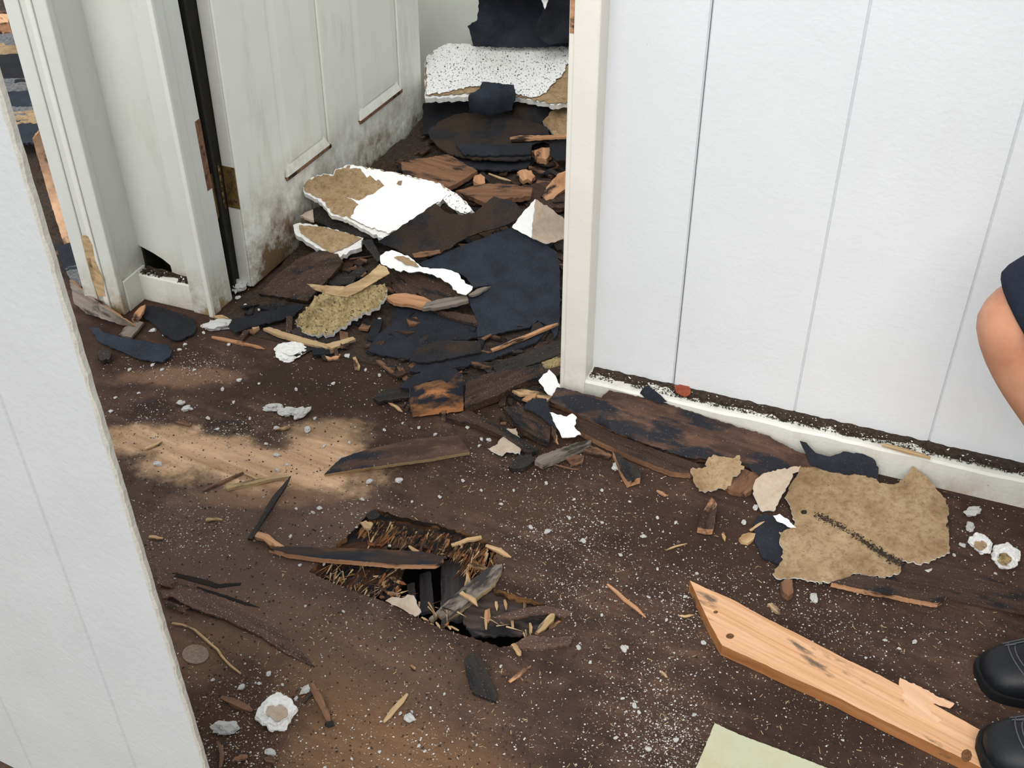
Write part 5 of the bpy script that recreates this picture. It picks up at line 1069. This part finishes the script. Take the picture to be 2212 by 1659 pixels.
hd = av((.825, 1.07, 1.475), .078, nk); hd2 = av((.822, 1.07, 1.545), .083, hd); hd3 = av((.825, 1.07, 1.60), .060, hd2)
ns_ = av((.735, 1.07, 1.505), .012, hd)
for sg in (-1, 1):
    yy = 1.195 if sg > 0 else 0.955
    sh = av((.90, 1.07 + sg * .165, 1.30), .055, ch); el = av((1.0, 1.07 + sg * .24, 1.05), .042, sh); fa = av((.95, (1.07 + sg * .24 + yy) / 2, .95), .038, el); wr_ = av((.875, yy, .835), .026, fa)
    pa = av((.835, yy, .790), (.030, .018), wr_)
    pb2 = av((.805, yy, .762), (.036, .016), pa)
    for f_, (dy, ln_) in enumerate(((-.030, .062), (-.010, .072), (.010, .068), (.028, .052))):
        k0 = av((.792, yy + dy, .750), .0095, pb2); k1_ = av((.792 - ln_ * .5, yy + dy * 1.1, .750 - ln_ * .36), .0088, k0); av((.792 - ln_ * .85, yy + dy * 1.1, .750 - ln_ * .80), .0075, k1_)
    th_ = av((.838, yy - sg * .036, .775), .011, pa); av((.805, yy - sg * .055, .738), .0095, th_)
person = skin_mesh('person', V, Ed, pel, 'skin')
tag(person, 'person in navy shorts and black leather shoes with bent knees at the right edge', 'person')
def cloth(name, verts, edges, root): return skin_mesh(name, verts, edges, root, 'navy', 2, person)
sv = [(Vector((1.03, 1.07, .86)), .15)]; se = []
for K_, H_ in ((K1, H1), (K2, H2)):
    sv += [(H_, .108), (H_.lerp(K_, .4), .098), (H_.lerp(K_, .70), .090), (H_.lerp(K_, .93), .080), (H_.lerp(K_, .97), .078)]; b = len(sv) - 5; se += [(0, b), (b, b + 1), (b + 1, b + 2), (b + 2, b + 3), (b + 3, b + 4)]
sv.append((Vector((1.01, 1.07, .98)), (.14, .115))); se.append((0, len(sv) - 1))
cloth('shorts', sv, se, 0)
tv_ = [(Vector((1.01, 1.07, .95)), (.145, .12)), (Vector((.98, 1.07, 1.08)), (.145, .118)), (Vector((.93, 1.07, 1.21)), (.155, .122)), (Vector((.885, 1.07, 1.33)), (.09, .08))]; te = [(0, 1), (1, 2), (2, 3)]
for sg in (-1, 1):
    tv_ += [(Vector((.90, 1.07 + sg * .165, 1.30)), .068), (Vector((.93, 1.07 + sg * .205, 1.16)), .060), (Vector((.935, 1.07 + sg * .21, 1.14)), .059)]; b = len(tv_) - 3; te += [(2, b), (b, b + 1), (b + 1, b + 2)]
cloth('shirt', tv_, te, 1)
bm = bmesh.new(); bmesh.ops.create_icosphere(bm, subdivisions=4, radius=1.0)
for v in list(bm.verts):
    d3 = v.co.copy(); v.co = Vector((.838, 1.07, 1.555)) + Vector((d3.x * .100, d3.y * .092, d3.z * .098)) * (1 + .04 * mnoise.noise(d3 * 6))
kill = [v for v in bm.verts if v.co.z < 1.50 + (.06 if v.co.x < .80 else 0) or (v.co.x < .775 and v.co.z < 1.60)]
bmesh.ops.delete(bm, geom=kill, context='VERTS'); bm_obj('hair', bm, 'hair', None, person, True)
for sg in (-1, 1):
    bm = bmesh.new(); bmesh.ops.create_icosphere(bm, subdivisions=2, radius=.011, matrix=Matrix.Translation((.752, 1.07 + sg * .032, 1.535))); bm_obj('eye', bm, 'gypsum', None, person, True)
    bm = bmesh.new(); bmesh.ops.create_icosphere(bm, subdivisions=2, radius=1, matrix=Matrix.Translation((.83, 1.07 + sg * .083, 1.515)) @ Matrix.Diagonal((.018, .008, .030, 1))); bm_obj('ear', bm, 'skin', None, person, True)
bm = bmesh.new(); bmesh.ops.create_icosphere(bm, subdivisions=2, radius=1, matrix=Matrix.Translation((.752, 1.07, 1.465)) @ Matrix.Diagonal((.008, .024, .006, 1))); bm_obj('mouth', bm, 'rust', None, person, True)
# shoes
SEC = ((0, .010, .026), (.006, .026, .036), (.018, .037, .044), (.04, .045, .051), (.07, .049, .057), (.105, .048, .068), (.15, .043, .086), (.19, .040, .102), (.235, .039, .106), (.27, .035, .100), (.288, .022, .086))
def shoe(tip, zb, yaw):
    rt = Matrix.Rotation(yaw, 3, 'Z')
    def pt(d, y, z): return Vector((tip.x, tip.y, zb)) + rt @ Vector((d, y, z))
    bm = bmesh.new(); rings = []
    for d, w2, hh in SEC:
        ring = []
        for i in range(20):
            a = math.pi * 2 * i / 20; cy_, cz = math.cos(a), math.sin(a)
            y = w2 * math.copysign(abs(cy_) ** .8, cy_); z = .014 + (hh - .014) * (max(cz, 0) ** .75) if cz > 0 else .014 + .004 * cz
            ring.append(bm.verts.new(pt(d, y, z)))
        rings.append(ring)
    for r0, r1 in zip(rings, rings[1:]):
        for i in range(20): bm.faces.new([r0[i], r0[(i + 1) % 20], r1[(i + 1) % 20], r1[i]])
    bm.faces.new(rings[0]); bm.faces.new(rings[-1])
    bmesh.ops.subdivide_edges(bm, edges=list(bm.edges), cuts=1, use_grid_fill=True, smooth=0.6)
    sh_ = bm_obj('shoe', bm, 'leather', None, person, True)
    bm = bmesh.new(); lo, hi = [], []
    ol = [(d - (.004 if d < .01 else 0), w2 + .004) for d, w2, hh in SEC]
    for d, y in ol + [(d, -y) for d, y in reversed(ol)]: lo.append(bm.verts.new(pt(d, y, 0.0))); hi.append(bm.verts.new(pt(d, y, .016)))
    n = len(lo); bm.faces.new(lo); bm.faces.new(hi)
    for i in range(n): bm.faces.new([lo[i], lo[(i + 1) % n], hi[(i + 1) % n], hi[i]])
    bm_obj('sole', bm, 'sole', None, sh_)
    def surf(d, y):
        for (d0, w0, h0), (d1, w1, h1) in zip(SEC, SEC[1:]):
            if d0 <= d <= d1: f = (d - d0) / (d1 - d0); w2 = w0 + (w1 - w0) * f; hh = h0 + (h1 - h0) * f; break
        c_ = min(abs(y) / w2, .999) ** (1 / .8); return pt(d, y, .014 + (hh - .014) * (math.sqrt(1 - c_ * c_) ** .75) + .0006)
    for off in (.0, .007):
        path = [surf(.125 - i * .0125, .034 - off) for i in range(8)] ; m_ = 9
        path += [surf(.036 + off + .012 * (1 - math.sin(math.pi * i / m_)) , (.033 - off) * math.cos(math.pi * i / m_)) for i in range(1, m_)]
        path += [surf(.0375 + i * .0125, -(.034 - off)) for i in range(8)]
        bm = bmesh.new()
        prev = None
        for i, q in enumerate(path):
            tn = (path[min(i + 1, len(path) - 1)] - path[max(i - 1, 0)]).normalized(); sd2 = tn.cross(Vector((0, 0, 1))).normalized(); u3 = sd2.cross(tn)
            r_ = [bm.verts.new(q + (sd2 * math.cos(a) + u3 * math.sin(a)) * .0010) for a in (0, 1.57, 3.14, 4.71)]
            if prev:
                for j in range(4): bm.faces.new([prev[j], prev[(j + 1) % 4], r_[(j + 1) % 4], r_[j]])
            prev = r_
        bm_obj('seam', bm, 'thread', None, sh_)
    return sh_
shoe(P(2124, 1455, .02), 0.0, math.radians(4))
shoe(P(2128, 1612, .05), 0.026, math.radians(-3))
